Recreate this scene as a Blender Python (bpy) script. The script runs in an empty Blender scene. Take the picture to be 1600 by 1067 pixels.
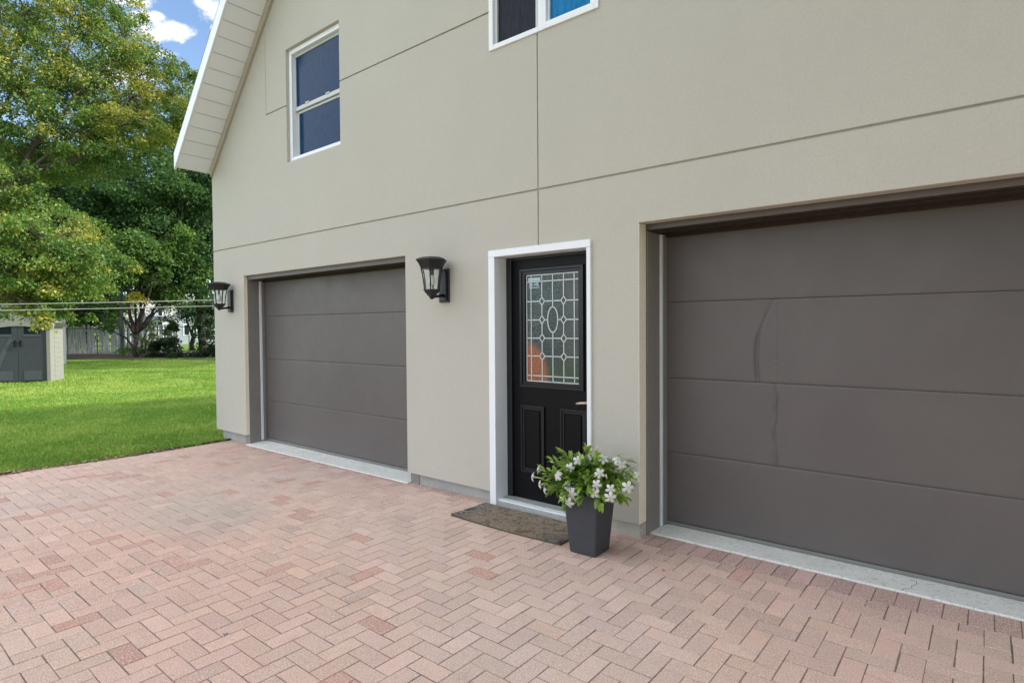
import bpy, bmesh, math, random
import numpy as np
from mathutils import Vector, Matrix, noise
random.seed(7); RNG = np.random.default_rng(11)
SC = bpy.context.scene
COL = SC.collection

# ------------------------------------------------------------------ camera model
RT = np.array([0.77464176, 0.63236047, -0.0070985]); UP = np.array([-0.0099743, 0.02344028, 0.99967548])
FW = np.array([-0.63232165, 0.77431957, -0.02446518]); FPX = 915.4
CAM = np.array([0.0, -3.75, 1.51])
LZ = -0.03                                        # lawn level
def ray(u, v): return RT*(u-800)/FPX - UP*(v-533.5)/FPX + FW
def at(u, v, dist):
    d = ray(u, v); return CAM + d*(dist/math.hypot(d[0], d[1]))
def ground(u, v, z=LZ):
    d = ray(u, v); return CAM + d*((z-CAM[2])/d[2])
def gz(x): return 0.0 if x > -3.4 else max(-0.03, 0.006*(x+3.4))

# ------------------------------------------------------------------ helpers
def tag(o, label=None, cat=None, group=None, kind=None):
    if label: o['label'] = label
    if cat: o['category'] = cat
    if group: o['group'] = group
    if kind: o['kind'] = kind
    return o
def thing(name, loc, label, cat, group=None):
    o = bpy.data.objects.new(name, None); o.empty_display_size = 0.2
    COL.objects.link(o); o.location = Vector([float(c) for c in loc]); o['origin'] = [float(c) for c in loc]
    return tag(o, label, cat, group)
def origin(p):
    while p is not None and p.parent is not None: p = p.parent
    return Vector(p.location) if p is not None else Vector((0, 0, 0))
class MB:
    def __init__(s): s.v = []; s.f = []; s.m = []
    def add(s, vs, fs, mi=0):
        b = len(s.v); s.v += [tuple(float(c) for c in v) for v in vs]
        s.f += [tuple(b+i for i in f) for f in fs]; s.m += [mi]*len(fs); return s
    def box(s, x0, x1, y0, y1, z0, z1, M=None, mi=0):
        vs = [(x, y, z) for x in (x0, x1) for y in (y0, y1) for z in (z0, z1)]
        if M is not None: vs = [tuple(M @ Vector(v)) for v in vs]
        return s.add(vs, [(0,1,3,2),(4,6,7,5),(0,4,5,1),(2,3,7,6),(0,2,6,4),(1,5,7,3)], mi)
    def prism(s, pts, a0, a1, axis='y', M=None, mi=0):     # pts 2D polygon extruded
        n = len(pts)
        def mk(p, a): return {'y': (p[0], a, p[1]), 'x': (a, p[0], p[1]), 'z': (p[0], p[1], a)}[axis]
        vs = [mk(p, a0) for p in pts]+[mk(p, a1) for p in pts]
        if M is not None: vs = [tuple(M @ Vector(v)) for v in vs]
        fs = [tuple(range(n)), tuple(range(2*n-1, n-1, -1))]+[(i, i+n, (i+1) % n+n, (i+1) % n) for i in range(n)]
        return s.add(vs, fs, mi)
    def tube(s, pts, rad, n=8, mi=0, cap=True):
        pts = [Vector(p) for p in pts]
        if not hasattr(rad, '__len__'): rad = [rad]*len(pts)
        b = len(s.v); ref = Vector((0.13, 0.21, 1)).normalized()
        for i, p in enumerate(pts):
            t = (pts[min(i+1, len(pts)-1)]-pts[max(i-1, 0)]).normalized()
            r = ref if abs(t.dot(ref)) < 0.9 else Vector((1, 0.2, 0)).normalized()
            a = t.cross(r).normalized(); c = t.cross(a)
            for k in range(n):
                an = 2*math.pi*k/n
                s.v.append(tuple(p+(a*math.cos(an)+c*math.sin(an))*rad[i]))
        for i in range(len(pts)-1):
            for k in range(n):
                s.f.append((b+i*n+k, b+i*n+(k+1) % n, b+(i+1)*n+(k+1) % n, b+(i+1)*n+k)); s.m.append(mi)
        if cap:
            s.f.append(tuple(b+k for k in range(n))[::-1]); s.m.append(mi)
            e = b+(len(pts)-1)*n; s.f.append(tuple(e+k for k in range(n))); s.m.append(mi)
        return s
    def lathe(s, c, prof, n=24, mi=0, rot=0.0, squash=1.0):       # prof (r,z) list
        b = len(s.v)
        for r, z in prof:
            for k in range(n):
                a = 2*math.pi*k/n+rot; s.v.append((c[0]+r*math.cos(a), c[1]+r*math.sin(a)*squash, c[2]+z))
        for i in range(len(prof)-1):
            for k in range(n):
                s.f.append((b+i*n+k, b+i*n+(k+1) % n, b+(i+1)*n+(k+1) % n, b+(i+1)*n+k)); s.m.append(mi)
        s.f.append(tuple(b+k for k in range(n))[::-1]); s.m.append(mi)
        e = b+(len(prof)-1)*n; s.f.append(tuple(e+k for k in range(n))); s.m.append(mi)
        return s
    def build(s, name, mats, parent=None, bevel=0.0, smooth=False, fix=True):
        me = bpy.data.meshes.new(name); o0 = origin(parent)
        me.from_pydata([(v[0]-o0[0], v[1]-o0[1], v[2]-o0[2]) for v in s.v], [], s.f)
        if not isinstance(mats, (list, tuple)): mats = [mats]
        for m in mats: me.materials.append(m)
        for p, mi in zip(me.polygons, s.m): p.material_index = mi
        if fix:
            bm = bmesh.new(); bm.from_mesh(me); bmesh.ops.recalc_face_normals(bm, faces=bm.faces); bm.to_mesh(me); bm.free()
        if smooth:
            for p in me.polygons: p.use_smooth = True
        me.update()
        o = bpy.data.objects.new(name, me); COL.objects.link(o)
        if parent is not None: o.parent = parent
        if bevel:
            b = o.modifiers.new('bevel', 'BEVEL'); b.width = bevel; b.segments = 2; b.limit_method = 'ANGLE'; b.angle_limit = math.radians(40)
        return o
def split_build(mb, name, mats, parent=None, **kw):
    """one object per spatially separate piece of the collected geometry"""
    n = len(mb.v); par = list(range(n))
    def find(i):
        while par[i] != i: par[i] = par[par[i]]; i = par[i]
        return i
    for f in mb.f:
        for i in f[1:]: par[find(i)] = find(f[0])
    comps = {}
    for i in range(n): comps.setdefault(find(i), []).append(i)
    boxes = []
    for ids in comps.values():
        P = np.array([mb.v[i] for i in ids]); boxes.append([set(ids), P.min(0)-0.004, P.max(0)+0.004])
    merged = True
    while merged:
        merged = False
        for a in range(len(boxes)):
            for b in range(a+1, len(boxes)):
                if (boxes[a][1] <= boxes[b][2]).all() and (boxes[b][1] <= boxes[a][2]).all():
                    boxes[a] = [boxes[a][0] | boxes[b][0], np.minimum(boxes[a][1], boxes[b][1]), np.maximum(boxes[a][2], boxes[b][2])]
                    boxes.pop(b); merged = True; break
            if merged: break
    out = []
    for ids, _, _ in boxes:
        q = MB(); mp = {}
        for i in sorted(ids): mp[i] = len(q.v); q.v.append(mb.v[i])
        for f, mi in zip(mb.f, mb.m):
            if f[0] in ids: q.f.append(tuple(mp[i] for i in f)); q.m.append(mi)
        out.append(q.build(name, mats, parent, **kw))
    return out
def npmesh(name, V, F, mat, parent=None, tint=None, smooth=False):
    """V (n,3), F (m,k) all faces with k corners; tint (n,3) per vertex"""
    o0 = origin(parent); V = np.asarray(V, dtype=np.float64)-np.array(o0)
    me = bpy.data.meshes.new(name); k = F.shape[1]
    me.vertices.add(len(V)); me.vertices.foreach_set('co', V.astype(np.float32).ravel())
    me.loops.add(F.size); me.loops.foreach_set('vertex_index', F.astype(np.int32).ravel())
    me.polygons.add(len(F)); me.polygons.foreach_set('loop_start', np.arange(0, F.size, k, dtype=np.int32))
    me.polygons.foreach_set('loop_total', np.full(len(F), k, dtype=np.int32))
    me.polygons.foreach_set('use_smooth', np.full(len(F), bool(smooth)))
    me.update(calc_edges=True)
    if tint is not None:
        a = me.color_attributes.new('tint', 'FLOAT_COLOR', 'POINT')
        c = np.ones((len(V), 4), dtype=np.float32); c[:, :3] = tint; a.data.foreach_set('color', c.ravel())
    me.materials.append(mat)
    o = bpy.data.objects.new(name, me); COL.objects.link(o)
    if parent is not None: o.parent = parent
    return o

# ------------------------------------------------------------------ materials
class N:
    def __init__(s, name):
        s.m = bpy.data.materials.new(name); s.m.use_nodes = True; s.t = s.m.node_tree; s.t.nodes.clear()
        s.out = s.n('ShaderNodeOutputMaterial'); s.b = s.n('ShaderNodeBsdfPrincipled'); s.l(s.b.outputs[0], s.out.inputs[0])
        s.co = s.n('ShaderNodeTexCoord')
        g = s.n('ShaderNodeNewGeometry'); s.pos = g.outputs['Position']
    def n(s, t, **k):
        x = s.t.nodes.new(t)
        for a, b in k.items(): setattr(x, a, b)
        return x
    def l(s, a, b): s.t.links.new(a, b)
    def mapping(s, scale=(1, 1, 1), rot=(0, 0, 0), loc=(0, 0, 0)):
        m = s.n('ShaderNodeMapping'); s.l(s.pos, m.inputs[0]); m.inputs['Scale'].default_value = scale
        m.inputs['Rotation'].default_value = rot; m.inputs['Location'].default_value = loc; return m.outputs[0]
    def noise(s, scale, detail=4, rough=0.55, vec=None, dist=0.0):
        x = s.n('ShaderNodeTexNoise'); x.inputs['Scale'].default_value = scale; x.inputs['Detail'].default_value = detail
        x.inputs['Roughness'].default_value = rough; x.inputs['Distortion'].default_value = dist
        s.l(vec if vec is not None else s.pos, x.inputs['Vector']); return x.outputs['Fac']
    def voro(s, scale, vec=None, feature='F1'):
        x = s.n('ShaderNodeTexVoronoi'); x.inputs['Scale'].default_value = scale; x.feature = feature
        s.l(vec if vec is not None else s.pos, x.inputs['Vector']); return x
    def ramp(s, fac, stops):
        r = s.n('ShaderNodeValToRGB'); e = r.color_ramp.elements
        while len(e) < len(stops): e.new(0.5)
        for el, (p, c) in zip(e, stops):
            el.position = p; el.color = (c, c, c, 1) if not hasattr(c, '__len__') else (*c, 1)
        s.l(fac, r.inputs[0]); return r.outputs[0]
    def mix(s, fac, a, b, mode='MIX'):
        x = s.n('ShaderNodeMix', data_type='RGBA', blend_type=mode)
        for i, v in ((0, fac), (6, a), (7, b)):
            if hasattr(v, 'is_linked') or isinstance(v, bpy.types.NodeSocket): s.l(v, x.inputs[i])
            elif i == 0: x.inputs[0].default_value = v
            else: x.inputs[i].default_value = (*v, 1)
        return x.outputs[2]
    def math(s, op, a, b=0.0):
        x = s.n('ShaderNodeMath', operation=op)
        for i, v in ((0, a), (1, b)):
            if isinstance(v, bpy.types.NodeSocket): s.l(v, x.inputs[i])
            else: x.inputs[i].default_value = v
        return x.outputs[0]
    def sep(s, vec=None):
        x = s.n('ShaderNodeSeparateXYZ'); s.l(vec if vec is not None else s.pos, x.inputs[0]); return x.outputs
    def attr(s, name='tint'):
        x = s.n('ShaderNodeAttribute', attribute_name=name); return x.outputs['Color']
    def color(s, c):
        if isinstance(c, bpy.types.NodeSocket): s.l(c, s.b.inputs['Base Color'])
        else: s.b.inputs['Base Color'].default_value = (*c, 1)
    def bump(s, h, strength=0.3, dist=0.01, prev=None):
        x = s.n('ShaderNodeBump'); x.inputs['Strength'].default_value = strength; x.inputs['Distance'].default_value = dist
        s.l(h, x.inputs['Height'])
        if prev is not None: s.l(prev, x.inputs['Normal'])
        s.l(x.outputs[0], s.b.inputs['Normal']); return x.outputs[0]
    def set(s, rough=None, metal=None, spec=None, coat=None):
        if rough is not None:
            if isinstance(rough, bpy.types.NodeSocket): s.l(rough, s.b.inputs['Roughness'])
            else: s.b.inputs['Roughness'].default_value = rough
        if metal is not None: s.b.inputs['Metallic'].default_value = metal
        if spec is not None: s.b.inputs['Specular IOR Level'].default_value = spec
        if coat is not None: s.b.inputs['Coat Weight'].default_value = coat
        return s.m
def simple(name, c, rough=0.6, var=0.08, scale=6, spec=0.5, metal=0.0, bump=0.0, bs=60, streak=False):
    k = N(name); v = k.mapping((1, 1, 0.15)) if streak else None
    f = k.noise(scale, 5, 0.6, v)
    a = tuple(x*(1-var) for x in c); b = tuple(min(1, x*(1+var)) for x in c)
    k.color(k.ramp(f, [(0.3, a), (0.7, b)]))
    if bump: k.bump(k.noise(bs, 4), bump, 0.004)
    return k.set(rough=rough, spec=spec, metal=metal)

def stucco_mat(name, base):
    k = N(name)
    big = k.noise(0.9, 5, 0.6); st = k.noise(1.6, 5, 0.65, k.mapping((1.3, 1.3, 0.22)))
    c = k.mix(k.ramp(big, [(0.3, 0.0), (0.72, 1.0)]), tuple(x*0.965 for x in base), tuple(x*1.03 for x in base))
    c = k.mix(k.ramp(st, [(0.50, 0.0), (0.78, 0.5)]), c, tuple(x*0.92 for x in base))
    tr = k.noise(11, 5, 0.7, None, 0.6)
    c = k.mix(k.ramp(tr, [(0.42, 0.0), (0.68, 0.5)]), c, tuple(x*0.93 for x in base))
    sp = k.noise(70, 4, 0.75)
    c = k.mix(k.ramp(sp, [(0.38, 0.0), (0.66, 0.75)]), c, tuple(x*0.87 for x in base))
    k.color(c)
    n1 = k.bump(k.noise(120, 4, 0.65), 0.6, 0.0022)
    k.bump(k.noise(7, 3, 0.5), 0.25, 0.006, n1)
    return k.set(rough=0.93, spec=0.2)
STUCCO = stucco_mat('stucco_tan', (0.540, 0.522, 0.462))
def paver_mat():
    k = N('paver_brick'); t = k.attr()
    sp = k.noise(130, 2, 0.5); sp2 = k.noise(210, 1, 0.5); big = k.noise(0.55, 4, 0.6); mid = k.noise(14, 4, 0.65)
    c = k.mix(k.ramp(mid, [(0.3, 0.0), (0.75, 0.4)]), t, k.mix(1.0, t, (0.78, 0.76, 0.74), 'MULTIPLY'))
    c = k.mix(k.ramp(sp, [(0.5, 0.0), (0.62, 0.6)]), c, (0.84, 0.75, 0.68))
    c = k.mix(k.ramp(sp2, [(0.60, 0.0), (0.68, 0.55)]), c, (0.22, 0.17, 0.15))
    c = k.mix(k.ramp(sp2, [(0.30, 0.7), (0.36, 0.0)]), c, (0.85, 0.82, 0.78))
    # weathered pale grey-green patch where water stands
    x, y, z = k.sep()
    dx = k.math('MULTIPLY', k.math('ADD', x, 5.0), 0.85); dy = k.math('MULTIPLY', k.math('ADD', y, 1.65), 1.25)
    r = k.math('ADD', k.math('POWER', dx, 2.0), k.math('POWER', dy, 2.0))
    r = k.math('ADD', r, k.math('MULTIPLY', k.noise(2.2, 5, 0.6), 0.9))
    c = k.mix(k.ramp(r, [(0.35, 0.55), (0.98, 0.0)]), c, (0.50, 0.47, 0.40))
    c = k.mix(k.ramp(big, [(0.52, 0.0), (0.72, 0.35)]), c, (0.56, 0.45, 0.37))
    c = k.mix(k.ramp(k.noise(3.2, 6, 0.7), [(0.56, 0.0), (0.74, 0.30)]), c, (0.34, 0.28, 0.24))
    k.color(c)
    n1 = k.bump(k.noise(240, 3, 0.7), 0.45, 0.002)
    return k.set(rough=0.9, spec=0.25)
PAVER = paver_mat()
def joint_mat():
    k = N('joint_sand'); f = k.noise(60, 4); g = k.noise(1.3, 3)
    c = k.ramp(f, [(0.3, (0.15, 0.115, 0.095)), (0.7, (0.36, 0.285, 0.24))])
    k.color(k.mix(k.ramp(g, [(0.5, 0.0), (0.7, 0.5)]), c, (0.10, 0.12, 0.05))); return k.set(rough=1.0, spec=0.1)
JOINT = joint_mat()
def conc_mat(name, a, b, pits=0.5):
    k = N(name); c = k.ramp(k.noise(5, 6, 0.65), [(0.3, a), (0.7, b)])
    c = k.mix(k.ramp(k.noise(38, 3, 0.6), [(0.55, 0.0), (0.68, pits)]), c, tuple(x*0.55 for x in a))
    c = k.mix(k.ramp(k.noise(120, 2), [(0.36, 0.5), (0.44, 0.0)]), c, tuple(x*0.65 for x in a))
    k.color(c); k.bump(k.noise(70, 5, 0.7), 0.5, 0.003); return k.set(rough=0.9, spec=0.25)
SILL = conc_mat('pale_concrete', (0.70, 0.70, 0.64), (0.84, 0.84, 0.79))
FOUND = conc_mat('foundation_concrete', (0.34, 0.355, 0.345), (0.46, 0.47, 0.455), 0.25)
def door_paint():
    k = N('brown_garage_paint')
    f = k.noise(1.1, 4, 0.55); g = k.noise(3.0, 6, 0.7, k.mapping((1, 1, 0.4)))
    c = k.ramp(f, [(0.3, (0.108, 0.096, 0.093)), (0.7, (0.124, 0.111, 0.107))])
    c = k.mix(k.ramp(g, [(0.5, 0.0), (0.8, 0.35)]), c, (0.15, 0.137, 0.133)); k.color(c)
    n1 = k.bump(k.noise(2.4, 3, 0.5), 0.06, 0.010); k.bump(k.noise(150, 3, 0.6, k.mapping((0.35, 1, 1))), 0.25, 0.001, n1)
    r = k.ramp(k.noise(5, 5, 0.6), [(0.3, 0.42), (0.7, 0.54)])
    return k.set(rough=r, spec=0.45)
GDOOR = door_paint()
GTRIM = simple('taupe_trim', (0.25, 0.235, 0.22), 0.5, 0.06, 9)
GHDR = simple('header_brown_trim', (0.135, 0.12, 0.112), 0.5, 0.06, 9)
GHEAD = simple('dark_brown_seal_and_recess_shade', (0.03, 0.018, 0.012), 0.7, 0.3, 20)
WHITE = simple('white_paint', (0.84, 0.88, 0.91), 0.42, 0.02, 5)
WSTRIP = simple('white_weather_strip', (0.78, 0.84, 0.88), 0.5, 0.05, 8)
CREAM = simple('cream_bead', (0.88, 0.83, 0.66), 0.8, 0.05, 30)
BLACKP = simple('black_door_paint', (0.0045, 0.0048, 0.006), 0.36, 0.15, 4, spec=0.14)
BLACKM = simple('black_door_moulding', (0.006, 0.008, 0.013), 0.30, 0.15, 4, spec=0.38)
BLACKSTOP = simple('blue_black_stop', (0.010, 0.013, 0.017), 0.45, 0.15, 5)
LAMPB = simple('black_cast_metal', (0.008, 0.010, 0.014), 0.42, 0.25, 40, spec=0.5, bump=0.25, bs=220)
SOFFIT = simple('white_vinyl_soffit', (0.88, 0.92, 0.96), 0.55, 0.03, 120, bump=0.12, bs=260)
FASCIA = simple('white_fascia', (0.84, 0.87, 0.89), 0.4, 0.02, 4)
FRIEZE = simple('taupe_frieze', (0.46, 0.42, 0.34), 0.8, 0.05, 6)
SHINGLE = simple('roof_shingle', (0.10, 0.085, 0.075), 0.95, 0.3, 14, bump=0.5, bs=30)
SASHG = simple('grey_vinyl_sash', (0.55, 0.60, 0.60), 0.45, 0.03, 6)
LEAD = simple('lead_came', (0.62, 0.66, 0.67), 0.35, 0.1, 60, metal=0.3)
BRASSH = simple('worn_brass', (0.62, 0.47, 0.38), 0.35, 0.1, 30, metal=0.4)
POT = simple('charcoal_planter', (0.044, 0.050, 0.060), 0.55, 0.10, 12, bump=0.15, bs=180)
SOIL = simple('potting_soil', (0.03, 0.02, 0.014), 1.0, 0.4, 60, bump=0.8, bs=90)
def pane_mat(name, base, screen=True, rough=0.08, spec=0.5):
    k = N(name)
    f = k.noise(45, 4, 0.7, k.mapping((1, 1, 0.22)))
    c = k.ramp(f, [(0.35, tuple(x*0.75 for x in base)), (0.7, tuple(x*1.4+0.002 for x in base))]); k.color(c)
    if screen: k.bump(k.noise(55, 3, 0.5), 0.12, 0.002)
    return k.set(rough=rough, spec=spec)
PANE_NAVY = pane_mat('navy_sky_painted_glass', (0.001, 0.036, 0.105), rough=0.12, spec=0.10)  # sky reflection painted into the pane colour as navy
PANE_DARK = pane_mat('screened_glass', (0.020, 0.023, 0.034), rough=0.5, spec=0.1)
PANE_BLUE = pane_mat('blue_sky_painted_glass', (0.0, 0.16, 0.38), False, 0.08, 0.1)  # bright sky reflection painted into the blue base
def lite_mat():
    k = N('textured_leaded_glass'); x, y, z = k.sep()
    grain = k.noise(120, 3, 0.65)
    base = k.ramp(grain, [(0.40, (0.006, 0.017, 0.019)), (0.64, (0.10, 0.155, 0.158))])
    bl = k.noise(4.5, 3, 0.6); base = k.mix(k.ramp(bl, [(0.4, 0.0), (0.62, 0.65)]), base, k.ramp(grain, [(0.40, (0.004, 0.012, 0.014)), (0.64, (0.035, 0.06, 0.062))]))
    # tan zone on the right; reflections painted in: green low right, orange disc low left
    base = k.mix(k.ramp(x, [(0.0, 0.0), (1.0, 0.0)]), base, base)
    gx = k.math('ADD', x, 3.2)
    tan = k.math('MULTIPLY', k.ramp(gx, [(0.535, 0.0), (0.56, 0.55)]), k.ramp(grain, [(0.2, 0.7), (0.8, 1.0)]))
    base = k.mix(tan, base, (0.075, 0.08, 0.066))
    lowz = k.math('SUBTRACT', 1.32, z)
    grn = k.math('MULTIPLY', k.ramp(lowz, [(0.03, 0.0), (0.14, 0.7)]), k.ramp(gx, [(0.33, 0.0), (0.40, 1.0)]))
    base = k.mix(grn, base, k.ramp(grain, [(0.35, (0.010, 0.035, 0.016)), (0.7, (0.05, 0.10, 0.05))]))
    ddx = k.math('POWER', k.math('ADD', x, 3.04), 2.0); ddz = k.math('POWER', k.math('SUBTRACT', z, 1.10), 2.0)
    r = k.math('SQRT', k.math('ADD', k.math('MULTIPLY', ddx, 0.95), k.math('MULTIPLY', ddz, 0.62)))
    r = k.math('ADD', r, k.math('MULTIPLY', grain, 0.05))
    org = k.mix(k.ramp(grain, [(0.4, 0.0), (0.7, 1.0)]), (0.24, 0.055, 0.016), (0.42, 0.165, 0.085))
    base = k.mix(k.ramp(r, [(0.215, 0.95), (0.265, 0.0)]), base, org)
    k.color(base); k.bump(k.noise(120, 2), 0.55, 0.003)
    return k.set(rough=0.22, spec=0.5)
LITE = lite_mat()
BEVELG = pane_mat('bevelled_border_glass', (0.03, 0.055, 0.065), False, 0.08)
STICK = simple('pale_sticker', (0.45, 0.66, 0.72), 0.6, 0.03, 20)
def glass_mat():
    k = N('lantern_glass'); k.b.inputs['Transmission Weight'].default_value = 1.0; k.b.inputs['Roughness'].default_value = 0.03
    k.b.inputs['IOR'].default_value = 1.12; k.color((0.97, 1.0, 0.99)); return k.m
GLASS = glass_mat()
BULB = simple('frosted_bulb', (0.82, 0.84, 0.84), 0.25, 0.02, 10)
def mat_mat():
    k = N('worn_doormat'); f = k.noise(16, 6, 0.75, None, 0.8); g = k.noise(90, 4, 0.7); h = k.noise(4.5, 4, 0.6)
    c = k.ramp(g, [(0.3, (0.14, 0.105, 0.072)), (0.7, (0.44, 0.355, 0.265))])
    c = k.mix(k.ramp(f, [(0.50, 0.0), (0.60, 0.8)]), c, (0.10, 0.08, 0.06))
    x, y, z = k.sep()
    e1 = k.ramp(k.math('ADD', k.math('ADD', x, 3.35), k.math('MULTIPLY', h, 0.16)), [(0.10, 0.9), (0.24, 0.0)])
    e2 = k.ramp(k.math('ADD', k.math('ADD', k.math('MULTIPLY', x, -0.8), -1.83), k.math('ADD', k.math('MULTIPLY', h, 0.4), k.math('ADD', y, 0.42))), [(0.12, 0.9), (0.42, 0.0)])
    c = k.mix(k.math('MULTIPLY', e1, 1.0), c, k.ramp(f, [(0.47, (0.012, 0.013, 0.016)), (0.56, (0.30, 0.31, 0.33))]))
    c = k.mix(e2, c, k.ramp(f, [(0.47, (0.012, 0.013, 0.016)), (0.56, (0.22, 0.235, 0.26))]))
    k.color(c); k.bump(g, 0.9, 0.006); return k.set(rough=0.95, spec=0.15)
MATM = mat_mat()
MATEDGE = simple('mat_olive_edge', (0.085, 0.078, 0.04), 0.95, 0.3, 40, bump=0.5, bs=120)
def leafm(name, trans=0.32, rough=0.5, gloss=0.35):
    k = N(name); t = k.attr(); k.color(t); k.set(rough=rough, spec=gloss)
    tr = k.n('ShaderNodeBsdfTranslucent'); k.l(k.mix(1.0, t, (1.1, 1.2, 0.7), 'MULTIPLY'), tr.inputs[0])
    mx = k.n('ShaderNodeMixShader'); mx.inputs[0].default_value = trans
    k.l(k.b.outputs[0], mx.inputs[1]); k.l(tr.outputs[0], mx.inputs[2]); k.l(mx.outputs[0], k.out.inputs[0]); return k.m
LEAF = leafm('tree_leaves'); GRASSM = leafm('grass_blades', 0.3, 0.55, 0.25); PLEAF = leafm('planter_leaves', 0.2, 0.32, 0.5)
PETAL = leafm('petals', 0.25, 0.5, 0.3)
BARK = simple('bark', (0.085, 0.068, 0.052), 0.95, 0.35, 9, bump=0.8, bs=24, streak=True)
BARKD = simple('dark_bark', (0.04, 0.033, 0.027), 0.95, 0.35, 9, bump=0.8, bs=24, streak=True)
def lawn_mat():
    k = N('lawn_soil_and_turf'); f = k.noise(2.0, 6, 0.7); g = k.noise(40, 5, 0.7); x, y, z = k.sep()
    c = k.ramp(g, [(0.3, (0.075, 0.15, 0.022)), (0.7, (0.19, 0.31, 0.06))])
    c = k.mix(k.ramp(f, [(0.4, 0.0), (0.7, 0.4)]), c, (0.20, 0.28, 0.07))
    k.color(c); k.bump(g, 0.9, 0.03); return k.set(rough=1.0, spec=0.1)
LAWN = lawn_mat()
MULCH = simple('leaf_mulch', (0.055, 0.042, 0.03), 1.0, 0.5, 12, bump=0.9, bs=12)

# ------------------------------------------------------------------ ground
def quad_sheet(name, poly, z, mat, kind='structure', sub=0):
    mb = MB(); mb.add([(p[0], p[1], z) for p in poly], [tuple(range(len(poly)))])
    return tag(mb.build(name, mat), kind=kind)
tag(quad_sheet('ground', [(-600, -600), (600, -600), (600, 600), (-600, 600)], -0.085, LAWN), kind='structure')
# lawn left of the paving, gently uneven, in one sheet
EDGE = -8.13
def edge_x(y): return EDGE - 0.02*math.sin(y*2.1+0.4) - 0.05*max(0.0, -y-1.6)
nx, ny = 90, 90
Vv = []; Fv = []
for j in range(ny+1):
    y = -14 + (64)*j/ny
    xr = edge_x(y)-0.004 if y < 0.35 else -8.40
    for i in range(nx+1):
        t = (i/nx)**2.2; x = xr - t*95
        zz = LZ + 0.018*noise.noise(Vector((x*0.35, y*0.35, 0)))*min(1, t*30)
        Vv.append((x, y, zz))
for j in range(ny):
    for i in range(nx):
        a = j*(nx+1)+i; Fv.append((a, a+nx+1, a+nx+2, a+1))
tag(npmesh('lawn', Vv, np.array(Fv), LAWN, smooth=True), kind='structure')
# bare strip of mulch in front of the back fence
st = [ground(60, 562), ground(150, 561), ground(240, 561), ground(345, 564), ground(345, 549), ground(240, 550), ground(150, 550), ground(60, 550)]
quad_sheet('mulch_bed', [(p[0], p[1]) for p in st], LZ+0.035, MULCH)
# grass blades
def make_grass(n=180000):
    ang = []; 
    a0 = math.atan2(*(ray(-160, 500)[[1, 0]])); a1 = math.atan2(*(ray(460, 500)[[1, 0]]))
    if a0 < 0: a0 += 2*math.pi
    if a1 < 0: a1 += 2*math.pi
    A = RNG.uniform(min(a0, a1), max(a0, a1), n*2); D = 5.2*np.exp(RNG.uniform(0, 1, n*2)**0.9*math.log(36/5.2))
    X = CAM[0]+D*np.cos(A); Y = CAM[1]+D*np.sin(A)
    ex = np.array([edge_x(v) for v in Y]) + RNG.normal(0, 0.018, len(Y)) + 0.012
    ok = (X < ex) & ~((Y > 0.0) & (X > -8.42))
    X, Y, D, ex = X[ok][:n], Y[ok][:n], D[ok][:n], ex[ok][:n]; m = len(X)
    # clumping
    f = np.array([noise.noise(Vector((x*1.3, y*1.3, 3.1))) for x, y in zip(X, Y)])
    f2 = np.array([noise.noise(Vector((x*5, y*5, 7.1))) for x, y in zip(X, Y)])
    h = (0.045 + 0.016*f + RNG.uniform(-0.012, 0.02, m))*np.where(D > 18, 1.1, 1); w = (0.0028 + 0.00042*D)*RNG.uniform(0.7, 1.3, m)
    th = RNG.uniform(0, 2*math.pi, m); lean = RNG.uniform(0.1, 0.9, m)*h; la = RNG.uniform(0, 2*math.pi, m)
    bx, by = np.cos(th)*w, np.sin(th)*w; lx, ly = np.cos(la)*lean, np.sin(la)*lean
    z0 = np.full(m, LZ-0.012)
    V = np.zeros((m, 5, 3))
    V[:, 0] = np.stack([X-bx, Y-by, z0], 1); V[:, 1] = np.stack([X+bx, Y+by, z0], 1)
    V[:, 2] = np.stack([X+bx*0.8+lx*0.35, Y+by*0.8+ly*0.35, z0+h*0.62], 1); V[:, 3] = np.stack([X-bx*0.8+lx*0.35, Y-by*0.8+ly*0.35, z0+h*0.62], 1)
    V[:, 4] = np.stack([X+lx, Y+ly, z0+h], 1)
    b = np.arange(m)[:, None]*5
    F = np.concatenate([b+np.array([0, 1, 2]), b+np.array([0, 2, 3]), b+np.array([3, 2, 4])])
    c1 = np.array([0.20, 0.355, 0.055]); c2 = np.array([0.39, 0.52, 0.115]); c3 = np.array([0.34, 0.33, 0.12])
    f3 = np.array([noise.noise(Vector((x*0.35, y*0.35, 9.1))) for x, y in zip(X, Y)])
    t = np.clip(0.45+0.8*f+0.5*f2+0.9*f3+RNG.normal(0, 0.28, m), 0, 1)[:, None]
    c = c1*(1-t)+c2*t
    dry = RNG.uniform(0, 1, m) < 0.045+0.07*np.clip(f, 0, 1); c[dry] = c3
    nearedge = np.abs(X-ex) < 0.10; dr = nearedge & (RNG.uniform(0, 1, m) < 0.25); c[dr] = c3*0.75
    tint = np.repeat(c[:, None, :], 5, 1).reshape(-1, 3)
    tag(npmesh('grass', V.reshape(-1, 3), F, GRASSM, tint=tint), 'short bright green mown grass of the side lawn', 'grass', kind='stuff')
make_grass()
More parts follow.
